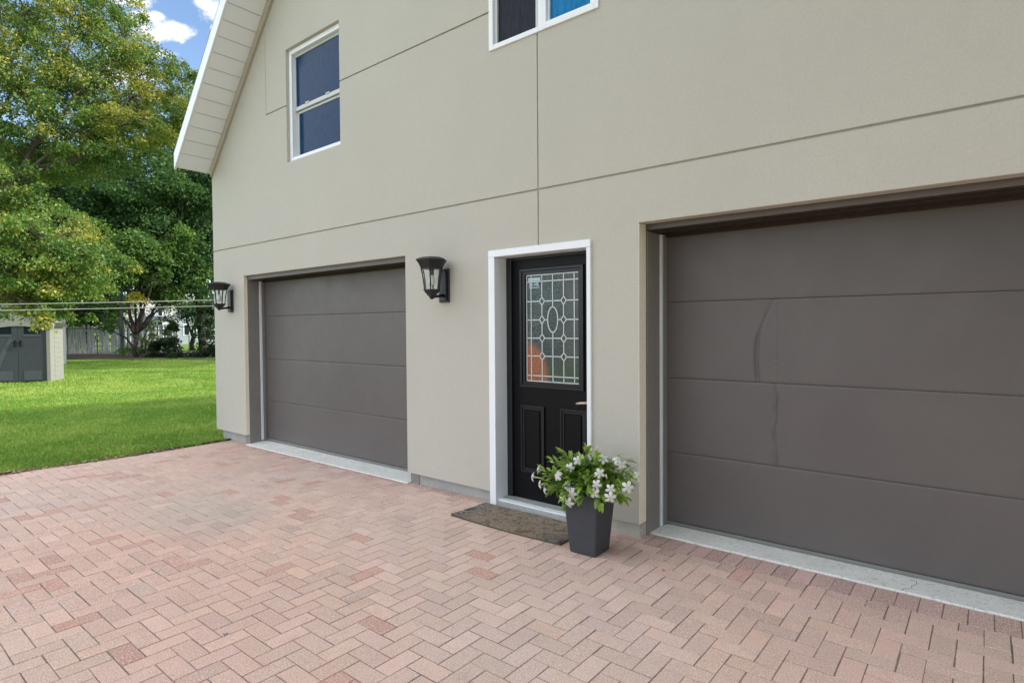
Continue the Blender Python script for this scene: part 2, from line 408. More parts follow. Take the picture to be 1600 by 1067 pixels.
# white clover / seed flecks scattered through the lawn
# driveway: sand sheet + individually shaped bricks in one mesh
def make_driveway():
    X0, X1, Y0 = -8.6, 3.2, -9.5
    sheet = MB()
    xs = [X0+0.15, -8.0, -3.4, X1]
    for a, b in zip(xs[:-1], xs[1:]):
        sheet.add([(a, Y0, gz(a)-0.0023), (b, Y0, gz(b)-0.0023), (b, 0.5, gz(b)-0.0023), (a, 0.5, gz(a)-0.0023)], [(0, 1, 2, 3)])
    tag(sheet.build('driveway_sand', JOINT), kind='structure')
    V = []; F = []; T = []
    def brick(x0, x1, y0, y1, col):
        if x1-x0 < 0.02 or y1-y0 < 0.02: return
        g = 0.0026; x0 += g; x1 -= g; y0 += g; y1 -= g
        xc, yc = (x0+x1)/2, (y0+y1)/2; zb = gz(xc)
        dz = random.uniform(0, 0.0014); tx = random.gauss(0, 0.003); ty = random.gauss(0, 0.003); r = random.gauss(0, 0.005)
        jx, jy = random.gauss(0, 0.0008), random.gauss(0, 0.0008); c = 0.0018
        b = len(V)
        for lvl, ins in ((-0.015, 0), (-0.0015, 0), (0.0, c)):
            for (x, y) in ((x0+ins, y0+ins), (x1-ins, y0+ins), (x1-ins, y1-ins), (x0+ins, y1-ins)):
                dx, dy = x-xc, y-yc
                V.append((xc+dx-dy*r+jx, yc+dy+dx*r+jy, zb+lvl+dz+tx*dx+ty*dy)); T.append(col)
        for l in (0, 4):
            for k in range(4): F.append((b+l+k, b+l+(k+1) % 4, b+l+4+(k+1) % 4, b+l+4+k))
        F.append((b+8, b+9, b+10, b+11))
    SOLD = -0.055
    def colr(x, y, red=0.0):
        n = noise.noise(Vector((x*0.6, y*0.6, 1.7)))
        base = np.array([0.74, 0.485, 0.37]); pink = np.array([0.75, 0.445, 0.33]); grey = np.array([0.68, 0.52, 0.435])
        c = base*(1-abs(n)) + (pink if n > 0 else grey)*abs(n)
        # redder towards the house and the lawn corner, weathered lighter in the open
        wr = max(0, min(1, 0.9+y*1.0)) * 0.45 + max(0, min(1, (-x-6.6)*0.9))*max(0, min(1, 1.2+y*0.6))*0.25
        c = c*(1-wr)+np.array([0.56, 0.36, 0.29])*wr
        q = random.random()
        if q < 0.05: c = np.array([0.62, 0.33, 0.24])
        elif q < 0.075: c = np.array([0.68, 0.455, 0.35])
        elif q < 0.15: c = c*0.90
        c = c*(1-red)+np.array([0.46, 0.27, 0.225])*red
        return tuple(np.clip(c*random.gauss(1, 0.055)*np.array([random.gauss(1, .012), 1, random.gauss(1, .02)]), 0, 1))
    W = 0.1
    I0 = int((X0)/W)-2; I1 = int(X1/W)+2; J1 = 0; J0 = int(Y0/W)-1
    for i in range(I0, I1):
        for j in range(J0, J1+1):
            c = (i+j+3) % 4
            x = i*W-0.008; y = SOLD+(j)*W
            if c == 0: bx = (x, x+2*W, y-W, y)       # along the wall
            elif c == 2: bx = (x, x+W, y-W, y+W)     # square to the wall
            else: continue
            cut = bx[3] > SOLD+1e-6
            x0, x1, y0, y1 = bx[0], bx[1], bx[2], min(bx[3], SOLD)
            if (x0+x1)/2 > X1 or y1 < Y0: continue
            ex = edge_x((y0+y1)/2)-0.0
            if x1 < ex: continue
            x0 = max(x0, ex)
            brick(x0, x1, y0, y1, colr((x0+x1)/2, (y0+y1)/2, 0.6 if cut else 0.0))
    x = -8.12
    while x < X1:
        brick(x, x+0.1045, SOLD, 0.156, colr(x, 0, random.uniform(0.45, 0.95))); x += 0.1045
    tag(npmesh('driveway', V, np.array(F), PAVER, tint=np.array(T)), kind='structure')
make_driveway()

# ------------------------------------------------------------------ the house
HOUSE = thing('garage_house', (-3.155, 4, 0), 'tan stucco house with two brown garage doors and a black entry door', 'house')
XL, XR, YB = -8.47, 2.16, 9.0
SLOPE = 1.075
def soff(x):
    xm = x if x <= -3.155 else -6.31-x
    return 4.455+SLOPE*(xm+7.8)
xb = [XL, -7.61, -6.966, -6.954, -6.49, -5.42, -4.388, -3.28, -3.25, -2.7905, -2.7795, -2.31, -2.226, -1.912, 1.313, XR]
zb_ = [0.104, 2.13, 2.207, 2.233, 2.589, 2.604, 3.482, 3.822, 4.142, 4.157, 4.80, 5.10, 9.7]
OPEN = [(-7.61, -4.388, 0, 2.207), (-3.25, -2.31, 0, 2.13), (-1.912, 1.313, 0, 2.233), (-6.49, -5.42, 3.482, 4.80), (-3.28, -2.226, 3.822, 5.10)]
def cell(xc, zc):
    for a, b, c, d in OPEN:
        if a < xc < b and c < zc < d: return None
    if 2.589 < zc < 2.604: return 0.016
    if 4.142 < zc < 4.157 and xc > -6.966: return 0.016
    if -2.7905 < xc < -2.7795 and zc < 3.822: return 0.011
    if -6.966 < xc < -6.954 and zc > 4.142: return 0.006
    return 0.0
wm = MB(); nX, nZ = len(xb)-1, len(zb_)-1
grid = [[cell((xb[i]+xb[i+1])/2, (zb_[j]+zb_[j+1])/2) for j in range(nZ)] for i in range(nX)]
THK = 0.10
for i in range(nX):
    for j in range(nZ):
        d = grid[i][j]; x0, x1, z0, z1 = xb[i], xb[i+1], zb_[j], zb_[j+1]
        if d is None: continue
        wm.add([(x0, d, z0), (x1, d, z0), (x1, d, z1), (x0, d, z1)], [(0, 1, 2, 3)])
        def nb(ii, jj):
            if 0 <= ii < nX and 0 <= jj < nZ: return grid[ii][jj]
            return 'out'
        for (ii, jj, p, q_) in ((i-1, j, (x0, z0), (x0, z1)), (i+1, j, (x1, z0), (x1, z1)), (i, j-1, (x0, z0), (x1, z0)), (i, j+1, (x0, z1), (x1, z1))):
            e = nb(ii, jj)
            e = 0.14 if e == 'out' else (THK if e is None else e)
            if e > d: wm.add([(p[0], d, p[1]), (q_[0], d, q_[1]), (q_[0], e, q_[1]), (p[0], e, p[1])], [(0, 1, 2, 3)])
wall = wm.build('stucco_wall', STUCCO, HOUSE, fix=False)
bm = bmesh.new(); bm.from_mesh(wall.data); bmesh.ops.remove_doubles(bm, verts=bm.verts, dist=1e-5)
for sx in (-1, 1):
    p = Vector((-7.8, 0, 4.455))-origin(HOUSE) if sx < 0 else Vector((-6.31+7.8, 0, 4.455))-origin(HOUSE)
    nrm = Vector((-SLOPE, 0, 1)) if sx < 0 else Vector((SLOPE, 0, 1))
    bmesh.ops.bisect_plane(bm, geom=bm.verts[:]+bm.edges[:]+bm.faces[:], plane_co=p, plane_no=nrm, clear_outer=True)
bmesh.ops.recalc_face_normals(bm, faces=bm.faces); bm.to_mesh(wall.data); bm.free()
bv = wall.modifiers.new('bevel', 'BEVEL'); bv.width = 0.003; bv.segments = 2; bv.limit_method = 'ANGLE'; bv.angle_limit = math.radians(50)
# rear of the shell: side and back walls
sm = MB()
sm.box(XL, XL+0.14, 0.14, YB, 0.104, soff(XL)); sm.box(XR-0.14, XR, 0.14, YB, 0.104, soff(XR))
sm.prism([(XL+0.14, 0.104), (XR-0.14, 0.104), (XR-0.14, soff(XR)), (-3.155, soff(-3.155)), (XL+0.14, soff(XL))], YB-0.14, YB)
split_build(sm, 'side_and_back_walls', STUCCO, HOUSE)
# dark backing so nothing shows behind the doors
bk = MB(); bk.box(XL+0.14, XR-0.14, 0.62, 0.66, -0.05, 5.3); bk.build('inner_partition', simple('dark_interior', (0.02, 0.02, 0.02), 0.9), HOUSE)
# foundation
fm = MB()
fm.box(-8.385, -7.62, 0.05, 0.4, -0.2, 0.15); fm.box(-4.38, -3.305, 0.05, 0.4, -0.2, 0.15)
fm.box(-8.385, -8.2, 0.4, YB-0.1, -0.2, 0.15); fm.box(1.32, XR-0.08, 0.05, 0.4, -0.2, 0.15); fm.box(XR-0.25, XR-0.08, 0.4, YB-0.1, -0.2, 0.15)
split_build(fm, 'foundation', FOUND, HOUSE, bevel=0.008)
pm = MB(); pm.box(-2.29, -1.918, 0.022, 0.4, -0.2, 0.096); pm.box(-1.918, -1.912, 0.03, 0.10, -0.2, 0.09)
split_build(pm, 'painted_plinth', STUCCO, HOUSE, bevel=0.006)
# cream corner beads at the garage openings
cb = MB()
for xa, s, zt in ((-7.61, 1, 2.207), (-1.912, 1, 2.233)):
    cb.box(xa+0.0005, xa+0.0035, -0.0015, THK+0.004, 0.108, zt-0.004)
split_build(cb, 'corner_bead', CREAM, HOUSE)
# frieze, soffit, fascia, roof
def band(y0, y1, lo, hi, x0=-8.5):
    mb = MB()
    for sgn in (0, 1):
        xs = [x0, -3.155] if sgn == 0 else [-3.155, -6.31-x0]
        mb.prism([(xs[0], soff(xs[0])+lo), (xs[1], soff(xs[1])+lo), (xs[1], soff(xs[1])+hi), (xs[0], soff(xs[0])+hi)], y0, y1)
    return mb
band(-0.032, -0.001, -0.125, -0.001, -8.452).build('frieze_board', FRIEZE, HOUSE, bevel=0.004)
sf = MB(); L = math.hypot(1, SLOPE); brd = 0.2035
for sgn in (-1, 1):
    tot = (-3.155+8.5)*L; k = 0; t = 0.0
    while t < tot:
        t1 = min(t+brd, tot); xa = -8.5+(t+0.006)/L; xc = -8.5+(t1-0.004)/L
        za, zc = 4.455+SLOPE*(xa+7.8), 4.455+SLOPE*(xc+7.8)
        if sgn > 0: xa, xc = -6.31-xa, -6.31-xc
        nxv = -SLOPE/L*(1 if sgn < 0 else -1)*0.010; nzv = 1/L*0.010
        # board with a stepped lap: lower edge drops 4 mm
        stp = 0.0035
        pts = [(xa, za-stp), (xc, zc), (xc+nxv, zc+nzv), (xa+nxv, za+nzv)]
        sf.prism(pts, -0.438, -0.0005); t = t1
soffit = sf.build('soffit_boards', SOFFIT, HOUSE)
sb = MB()
for sgn in (0, 1):
    xs = [-8.5, -3.155] if sgn == 0 else [-3.155, 2.19]
    sb.prism([(xs[0], soff(xs[0])+0.013), (xs[1], soff(xs[1])+0.013), (xs[1], soff(xs[1])+0.03), (xs[0], soff(xs[0])+0.03)], -0.437, 0.1)
sb.build('soffit_backing', simple('shadow_gap', (0.08, 0.08, 0.08), 0.9), HOUSE)
band(-0.468, -0.439, -0.012, 0.205, -8.53).build('rake_fascia', FASCIA, HOUSE, bevel=0.004)
rf = MB()
for sgn in (0, 1):
    xs = [-8.56, -3.155] if sgn == 0 else [-3.155, 2.25]
    rf.prism([(xs[0], soff(xs[0])+0.206), (xs[1], soff(xs[1])+0.206), (xs[1], soff(xs[1])+0.235), (xs[0], soff(xs[0])+0.235)], -0.462, YB+0.4)
rf.build('roof', SHINGLE, HOUSE)
ef = MB(); ef.box(-8.53, -8.50, -0.438, YB+0.35, soff(-8.5)-0.012, soff(-8.5)+0.20); ef.box(2.19, 2.22, -0.438, YB+0.35, soff(2.19)-0.012, soff(2.19)+0.2)
split_build(ef, 'eave_fascia', FASCIA, HOUSE)
# sills
ss = MB()
ss.add([(-7.63, -0.005, -0.03), (-4.385, -0.005, -0.012), (-4.385, 0.6, 0.004), (-7.63, 0.6, 0.004), (-7.63, -0.005, -0.2), (-4.385, -0.005, -0.2), (-4.385, 0.6, -0.2), (-7.63, 0.6, -0.2)],
       [(0, 1, 2, 3), (4, 7, 6, 5), (0, 4, 5, 1), (1, 5, 6, 2), (2, 6, 7, 3), (3, 7, 4, 0)])
ss.v = [(x, y, z+0.016 if z > -0.1 else z) for x, y, z in ss.v]
ss.build('garage_sill', SILL, HOUSE, bevel=0.006)
s2 = MB()
nseg = 60; bz = len(s2.v); pts = []
for i in range(nseg+1):
    x = -1.94+ (1.33+1.94)*i/nseg; wob = 0.006*noise.noise(Vector((x*5, 0, 0)))+0.004*noise.noise(Vector((x*19, 0, 0)))
    pts += [(x, 0.160+wob, 0.004), (x, 0.166+wob, 0.010), (x, 0.62, 0.008), (x, 0.160+wob, -0.1)]
fs = []
for i in range(nseg):
    a = i*4; b = a+4
    fs += [(a+3, b+3, b, a), (a, b, b+1, a+1), (a+1, b+1, b+2, a+2)]
s2.add(pts, fs); s2.build('garage_sill', SILL, HOUSE, fix=True)
cr = MB(); cx0 = 0.0
pth = [(-0.375, 0.163), (-0.365, 0.20), (-0.33, 0.235), (-0.335, 0.27), (-0.315, 0.31), (-0.32, 0.36)]
for (a, b) in zip(pth[:-1], pth[1:]):
    d = Vector((b[0]-a[0], b[1]-a[1], 0)); nn = Vector((-d.y, d.x, 0)).normalized()*0.0013
    cr.add([(a[0]-nn.x, a[1]-nn.y, 0.0112), (a[0]+nn.x, a[1]+nn.y, 0.0112), (b[0]+nn.x, b[1]+nn.y, 0.0112), (b[0]-nn.x, b[1]-nn.y, 0.0112)], [(0, 1, 2, 3)])
cr.build('sill_crack', GHEAD, HOUSE)

# ---- garage doors
def garage(xa, xb2, ztop, yj0, yj1, yd, seams, dent, z_h, label):
    g = MB()
    g.box(xa-0.2, xb2+0.2, yd+0.045, yd+0.055, -0.02, ztop+0.2); root = g.build('garage_door', GHEAD, HOUSE)
    root['label'] = label
    j = MB(); j.box(xa-0.12, xa+0.008, yj0, yj1, -0.02, z_h-0.0005); j.box(xb2-0.008, xb2+0.12, yj0, yj1, -0.02, z_h-0.0005)
    split_build(j, 'side_jamb', GTRIM, root, bevel=0.003)
    h = MB(); h.box(xa-0.12, xb2+0.12, yj0, yj0+0.022, z_h+0.006, ztop+0.12); h.build('header_trim', GHDR, root, bevel=0.003)
    h = MB(); h.box(xa-0.12, xb2+0.12, yj0+0.023, yj1, z_h+0.0005, ztop+0.12); h.box(xa-0.1, xb2+0.1, yj0+0.07, yj0+0.085, z_h-0.006, z_h+0.0); h.build('header_soffit', GHEAD, root, bevel=0.002)  # underside coloured dark brown, recess shade included
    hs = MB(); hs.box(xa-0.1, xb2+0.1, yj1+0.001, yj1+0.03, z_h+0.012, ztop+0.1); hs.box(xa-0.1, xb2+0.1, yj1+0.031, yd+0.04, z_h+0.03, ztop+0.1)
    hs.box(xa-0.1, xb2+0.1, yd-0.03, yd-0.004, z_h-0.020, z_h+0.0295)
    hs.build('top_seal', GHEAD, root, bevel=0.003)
    w = MB()
    w.box(xa-0.02, xa+0.019, yj1+0.004, yj1+0.034, 0.012, z_h-0.002); w.box(xb2-0.019, xb2+0.02, yj1+0.004, yj1+0.034, 0.012, z_h-0.002)
    split_build(w, 'weather_strip', WSTRIP, root, bevel=0.004)
    t = MB(); t.box(xa-0.02, xa+0.024, yj1+0.036, yd-0.003, 0.014, z_h); t.box(xb2-0.024, xb2+0.02, yj1+0.036, yd-0.003, 0.014, z_h)
    split_build(t, 'door_stop', GTRIM, root, bevel=0.002)
    bs = MB(); bs.box(xa+0.02, xb2-0.02, yd-0.006, yd+0.03, 0.0125, 0.034); bs.box(xa+0.02, xb2-0.02, yd-0.010, yd-0.0065, 0.020, 0.025)
    bs.build('bottom_seal', simple('grey_rubber_seal', (0.22, 0.23, 0.22), 0.6), root)
    for k in range(len(seams)-1):
        z0, z1 = seams[k]+0.0009, seams[k+1]-0.0009
        xs = list(np.linspace(xa-0.03, xb2+0.03, 40)); 
        if dent: xs = sorted(set(xs+list(np.linspace(-1.33, -1.05, 110))))
        zs = [z0, z0+0.002, z0+0.005]+list(np.linspace(z0+0.02, z1-0.02, 84 if dent and k in (1, 2) else 8))+[z1-0.005, z1-0.002, z1]
        V = []; F = []
        for zz in zs:
            for x in xs:
                y = yd
                e = min(zz-z0, z1-zz)
                if e < 0.005: y += 0.0025*(1-e/0.005)**2
                y += 0.0012*noise.noise(Vector((x*1.3, zz*2.1, yd)))+0.001*noise.noise(Vector((x*4.3, zz*6.1, yd)))
                if dent: y += dent_fn(x, zz, k)
                V.append((x, y, zz))
        nxs = len(xs)
        for a in range(len(zs)-1):
            for b in range(nxs-1):
                F.append((a*nxs+b, a*nxs+b+1, (a+1)*nxs+b+1, (a+1)*nxs+b))
        # return lips top and bottom
        n0 = len(V); 
        for x in xs: V.append((x, yd+0.04, z0))
        for x in xs: V.append((x, yd+0.04, z1))
        top = (len(zs)-1)*nxs
        for b in range(nxs-1):
            F.append((b+1, b, n0+b, n0+b+1)); F.append((top+b, top+b+1, n0+nxs+b+1, n0+nxs+b))
        npmesh('door_section', V, np.array(F), GDOOR, root, smooth=True)
    return root
def ridge(x, c, w, a): return -a*math.exp(-((x-c)/w)**2)
def lerpt(t, tab):
    for (a, va), (b, vb) in zip(tab[:-1], tab[1:]):
        if t <= b: return va+(vb-va)*(t-a)/(b-a)
    return tab[-1][1]
def dent_fn(x, z, k):
    y = 0.0
    if k == 2:      # second section from the top: one soft bowed crease and a faint wrinkled line
        c = lerpt(z, [(1.11, -1.232), (1.152, -1.236), (1.283, -1.245), (1.415, -1.238), (1.546, -1.190), (1.69, -1.128)])
        amp = lerpt(z, [(1.11, 0.004), (1.16, 0.009), (1.42, 0.008), (1.52, 0.004), (1.69, 0.002)])
        y -= ridge(x, c, 0.013, amp*1.3)
        w = math.exp(-((x+1.115)/0.016)**2); y += w*0.0011*math.sin(z*260+8*math.sin(z*17))*(1.0 if (z > 1.60 or 1.16 < z < 1.30) else 0.25)
        y += ridge(x, -1.113, 0.008, 0.0014)
        if z > 1.61: y += 0.0025*math.exp(-((x+1.12)/0.028)**2)*(z-1.61)/0.07
    if k == 1:
        c = -1.120+0.007*math.sin((z-0.56)*19)+0.004*math.sin((z-0.56)*43)
        amp = 0.0095*(0.75+0.25*math.sin(z*33))
        y += ridge(x, c, 0.010, amp)
        w = math.exp(-((x+1.13)/0.014)**2); y += w*0.0008*math.sin(z*230)
    return y
SE = [0.036, 0.56, 1.12, 1.688, 2.26]
garage(-7.61, -4.388, 2.207, 0.045, 0.20, 0.275, [0.036, 0.545, 1.105, 1.675, 2.24], False, 2.150, 'far garage door, smooth and undented')
garage(-1.912, 1.313, 2.233, 0.118, 0.318, 0.42, SE, True, 2.190, 'near garage door, creased by a vertical dent')

# ---- entry door
dj = MB(); YD = 0.15
root = MB()
root.box(-3.232, -2.328, YD, YD+0.045, 0.05, 1.0155); root.box(-3.232, -3.037, YD, YD+0.045, 1.0155, 1.9975); root.box(-2.502, -2.328, YD, YD+0.045, 1.0155, 1.9975)
root.box(-3.232, -2.328, YD, YD+0.045, 1.9975, 2.098)
edoor = root.build('entry_door', BLACKP, HOUSE); edoor['label'] = 'black panelled entry door with leaded glass'
fr = MB(); fr.box(-3.300, -3.232, -0.022, YD+0.05, 0.004, 2.097); fr.box(-2.328, -2.294, -0.022, YD+0.05, 0.004, 2.097)
fr.box(-3.300, -2.294, -0.022, YD+0.05, 2.0985, 2.155); fr.build('door_frame', WHITE, edoor, bevel=0.003)
fs_ = MB(); fs_.box(-3.231, -3.176, YD-0.018, YD-0.001, 0.055, 2.097); fs_.box(-3.176, -2.329, YD-0.018, YD-0.001, 2.074, 2.097)
split_build(fs_, 'door_stop', BLACKSTOP, edoor, bevel=0.003)
th = MB(); th.box(-3.231, -2.329, -0.012, YD-0.02, -0.1, 0.040); th.build('concrete_step', FOUND, edoor, bevel=0.003)
t2 = MB(); t2.box(-3.231, -2.329, -0.004, 0.055, 0.041, 0.051); t2.build('white_threshold', WHITE, edoor, bevel=0.003)
t3 = MB(); t3.box(-3.231, -2.329, 0.056, YD+0.02, 0.041, 0.054); t3.build('grey_threshold', simple('grey_threshold', (0.36, 0.37, 0.35), 0.6, 0.15, 20), edoor, bevel=0.003)
def moulding(x0, x1, z0, z1, y, w, d, name, mat, parent):   # stepped frame
    m = MB()
    for (a, b, dd) in ((0, w*0.45, d), (w*0.45, w, d*0.45)):
        X0, X1, Z0, Z1 = x0+a, x1-a, z0+a, z1-a; t = b-a
        m.box(X0, X0+t, y-dd, y-0.0005, Z0, Z1); m.box(X1-t, X1, y-dd, y-0.0005, Z0, Z1)
        m.box(X0+t, X1-t, y-dd, y-0.0005, Z0, Z0+t); m.box(X0+t, X1-t, y-dd, y-0.0005, Z1-t, Z1)
    return m.build(name, mat, parent, bevel=0.0025)
moulding(-3.088, -2.455, 1.005, 1.995, YD, 0.050, 0.018, 'glass_moulding', BLACKM, edoor)
for (x0, x1) in ((-3.085, -2.840), (-2.680, -2.435)):
    moulding(x0, x1, 0.285, 0.852, YD, 0.036, 0.015, 'panel_moulding', BLACKM, edoor)
    p = MB(); p.box(x0+0.05, x1-0.05, YD-0.010, YD-0.0005, 0.335, 0.802); p.build('raised_panel', BLACKP, edoor, bevel=0.008)
gx = [-3.026, -2.974, -2.865, -2.755, -2.647, -2.541, -2.538+0.0]
GX0, GX1, GZ0, GZ1 = -3.036, -2.503, 1.052, 1.946
YG = YD+0.012
gl = MB(); gl.box(GX0+0.001, GX1-0.001, YG, YG+0.006, GZ0+0.001, GZ1-0.001); glass = gl.build('glass', LITE, edoor)
# came lattice
gxs = [-3.020, -2.968, -2.865, -2.760, -2.655, -2.565]; gxs = [GX0+0.007, -2.982, -2.870, -2.762, -2.655, GX1-0.050, GX1-0.006]
gzs = [1.058, 1.104, 1.268, 1.417, 1.568, 1.722, 1.886, 1.940]
cm = MB()
def came(p, q_, w=0.0072):
    p, q_ = Vector((p[0], 0, p[1])), Vector((q_[0], 0, q_[1])); d = (q_-p).normalized(); n = Vector((-d.z, 0, d.x))*w/2
    vs = []
    for s_, yy in ((-1, YG-0.0045), (1, YG-0.0045), (1, YG+0.001), (-1, YG+0.001)):
        vs.append((p.x+n.x*s_, yy, p.z+n.z*s_))
    for s_, yy in ((-1, YG-0.0045), (1, YG-0.0045), (1, YG+0.001), (-1, YG+0.001)):
        vs.append((q_.x+n.x*s_, yy, q_.z+n.z*s_))
    cm.add(vs, [(0, 1, 5, 4), (1, 2, 6, 5), (2, 3, 7, 6), (3, 0, 4, 7), (0, 3, 2, 1), (4, 5, 6, 7)])
ztop_, zbot_ = gzs[-1], gzs[0]; ocx, ocz, orx, orz = gxs[3], 1.569, 0.050, 0.104; DR = 0.034
for xx in (gxs[0], gxs[1], gxs[5], gxs[6]): came((xx, zbot_), (xx, ztop_), 0.009 if xx in (gxs[0], gxs[6]) else 0.0072)
came((ocx, zbot_), (ocx, ocz-orz)); came((ocx, ocz+orz), (ocx, ztop_))
dz4 = [gzs[2], gzs[3], gzs[4], gzs[5]]
dzs = [1.268, 1.417, 1.568, 1.722]
for xx in (gxs[2], gxs[4]):
    zc = [zbot_]+[v for z_ in dzs for v in (z_-DR, z_+DR)]+[ztop_]
    for a in range(0, len(zc), 2): came((xx, zc[a]), (xx, zc[a+1]))
    for z_ in dzs:
        for a, b in (((-0.027, 0), (0, DR)), ((0, DR), (0.027, 0)), ((0.027, 0), (0, -DR)), ((0, -DR), (-0.027, 0))):
            came((xx+a[0], z_+a[1]), (xx+b[0], z_+b[1]), 0.0068)
for z_ in dzs:
    segs = [(gxs[0], gxs[2]-0.027), (gxs[4]+0.027, gxs[6])]
    if z_ == 1.568: segs += [(gxs[2]+0.027, ocx-orx), (ocx+orx, gxs[4]-0.027)]
    else: segs += [(gxs[2]+0.027, gxs[4]-0.027)]
    for a, b in segs: came((a, z_), (b, z_))
for z_ in (gzs[0], gzs[1], gzs[6], gzs[7]): came((gxs[0], z_), (gxs[6], z_), 0.009 if z_ in (gzs[0], gzs[7]) else 0.0072)
ov = [(ocx+orx*math.cos(a), ocz+orz*math.sin(a)) for a in np.linspace(0, 2*math.pi, 41)]
for a, b in zip(ov[:-1], ov[1:]): came(a, b, 0.0078)
cm.build('lead_came', LEAD, edoor)
stk = MB(); stk.box(-3.010, -2.885, YG-0.0052, YG-0.0046, 1.893, 1.919); stk.box(-2.998, -2.895, YG-0.0052, YG-0.0046, 1.833, 1.8395)
split_build(stk, 'sticker', STICK, edoor)
cu = bpy.data.curves.new('sticker_text', 'FONT'); cu.body = '24 HR.'; cu.size = 0.040; cu.align_x = 'CENTER'; cu.align_y = 'CENTER'; cu.extrude = 0.0002; cu.offset = 0.0012
to = bpy.data.objects.new('tmp', cu); COL.objects.link(to); dg = bpy.context.evaluated_depsgraph_get(); me = bpy.data.meshes.new_from_object(to.evaluated_get(dg))
bpy.data.objects.remove(to); me.materials.append(STICK)
tx = bpy.data.objects.new('sticker_text', me); COL.objects.link(tx); tx.parent = edoor
tx.location = Vector((-2.947, YG-0.0055, 1.861))-origin(HOUSE); tx.rotation_euler = (math.radians(90), 0, 0)
hd = MB(); hd.tube([(-2.395, YD-0.001, 0.918), (-2.395, YD-0.055, 0.918)], 0.010, 10); hd.tube([(-2.390, YD-0.055, 0.922), (-2.45, YD-0.058, 0.918), (-2.497, YD-0.055, 0.910)], [0.011, 0.010, 0.008], 10)
hd.build('door_handle', BRASSH, edoor, smooth=True)

# ---- windows
def frame_rect(mb, x0, x1, z0, z1, y0, y1, wl, wr, wb, wt):
    mb.box(x0, x0+wl, y0, y1, z0, z1); mb.box(x1-wr, x1, y0, y1, z0, z1)
    mb.box(x0+wl, x1-wr, y0, y1, z0, z0+wb); mb.box(x0+wl, x1-wr, y0, y1, z1-wt, z1)
m = MB(); frame_rect(m, -6.488, -5.422, 3.484, 4.798, 0.038, 0.14, 0.058, 0.036, 0.052, 0.055)
w1 = m.build('window', WHITE, HOUSE, bevel=0.003); w1['label'] = 'tall white double hung window with sky reflection painted navy'
m = MB(); frame_rect(m, -6.429, -5.459, 4.085, 4.742, 0.078, 0.10, 0.022, 0.030, 0.045, 0.030); m.build('upper_sash', SASHG, w1, bevel=0.003)
m = MB(); frame_rect(m, -6.429, -5.459, 3.537, 4.084, 0.102, 0.13, 0.040, 0.030, 0.035, 0.030); m.build('lower_sash', SASHG, w1, bevel=0.003)
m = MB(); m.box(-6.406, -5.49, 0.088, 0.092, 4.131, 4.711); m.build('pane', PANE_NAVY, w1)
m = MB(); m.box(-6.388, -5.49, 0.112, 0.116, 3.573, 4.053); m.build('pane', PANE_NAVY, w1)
m = MB(); m.box(-6.20, -6.13, 0.070, 0.079, 4.128, 4.142); m.box(-5.79, -5.72, 0.070, 0.079, 4.128, 4.142); split_build(m, 'sash_lock', SASHG, w1, bevel=0.002)
m = MB(); frame_rect(m, -3.282, -2.722, 3.820, 5.10, -0.012, 0.12, 0.045, 0.045, 0.040, 0.045); frame_rect(m, -2.7215, -2.224, 3.820, 5.10, -0.014, 0.12, 0.030, 0.035, 0.052, 0.045)
w2 = m.build('window', WHITE, HOUSE, bevel=0.003); w2['label'] = 'white slider window above the entry door, one pane painted sky-reflection blue'
m = MB(); frame_rect(m, -3.2365, -2.7675, 3.861, 5.054, 0.010, 0.05, 0.030, 0.040, 0.012, 0.03); m.build('left_sash', SASHG, w2, bevel=0.003)
m = MB(); frame_rect(m, -2.691, -2.2595, 3.873, 5.054, 0.015, 0.05, 0.014, 0.05, 0.012, 0.03); m.build('right_sash', WHITE, w2, bevel=0.003)
m = MB(); m.box(-3.206, -2.808, 0.028, 0.032, 3.874, 5.023); p_ = m.build('pane', PANE_DARK, w2); p_['label'] = 'dark screened pane'
m = MB(); m.box(-2.676, -2.310, 0.030, 0.034, 3.886, 5.023); p_ = m.build('pane', PANE_BLUE, w2); p_['label'] = 'pane with sky reflection painted blue'

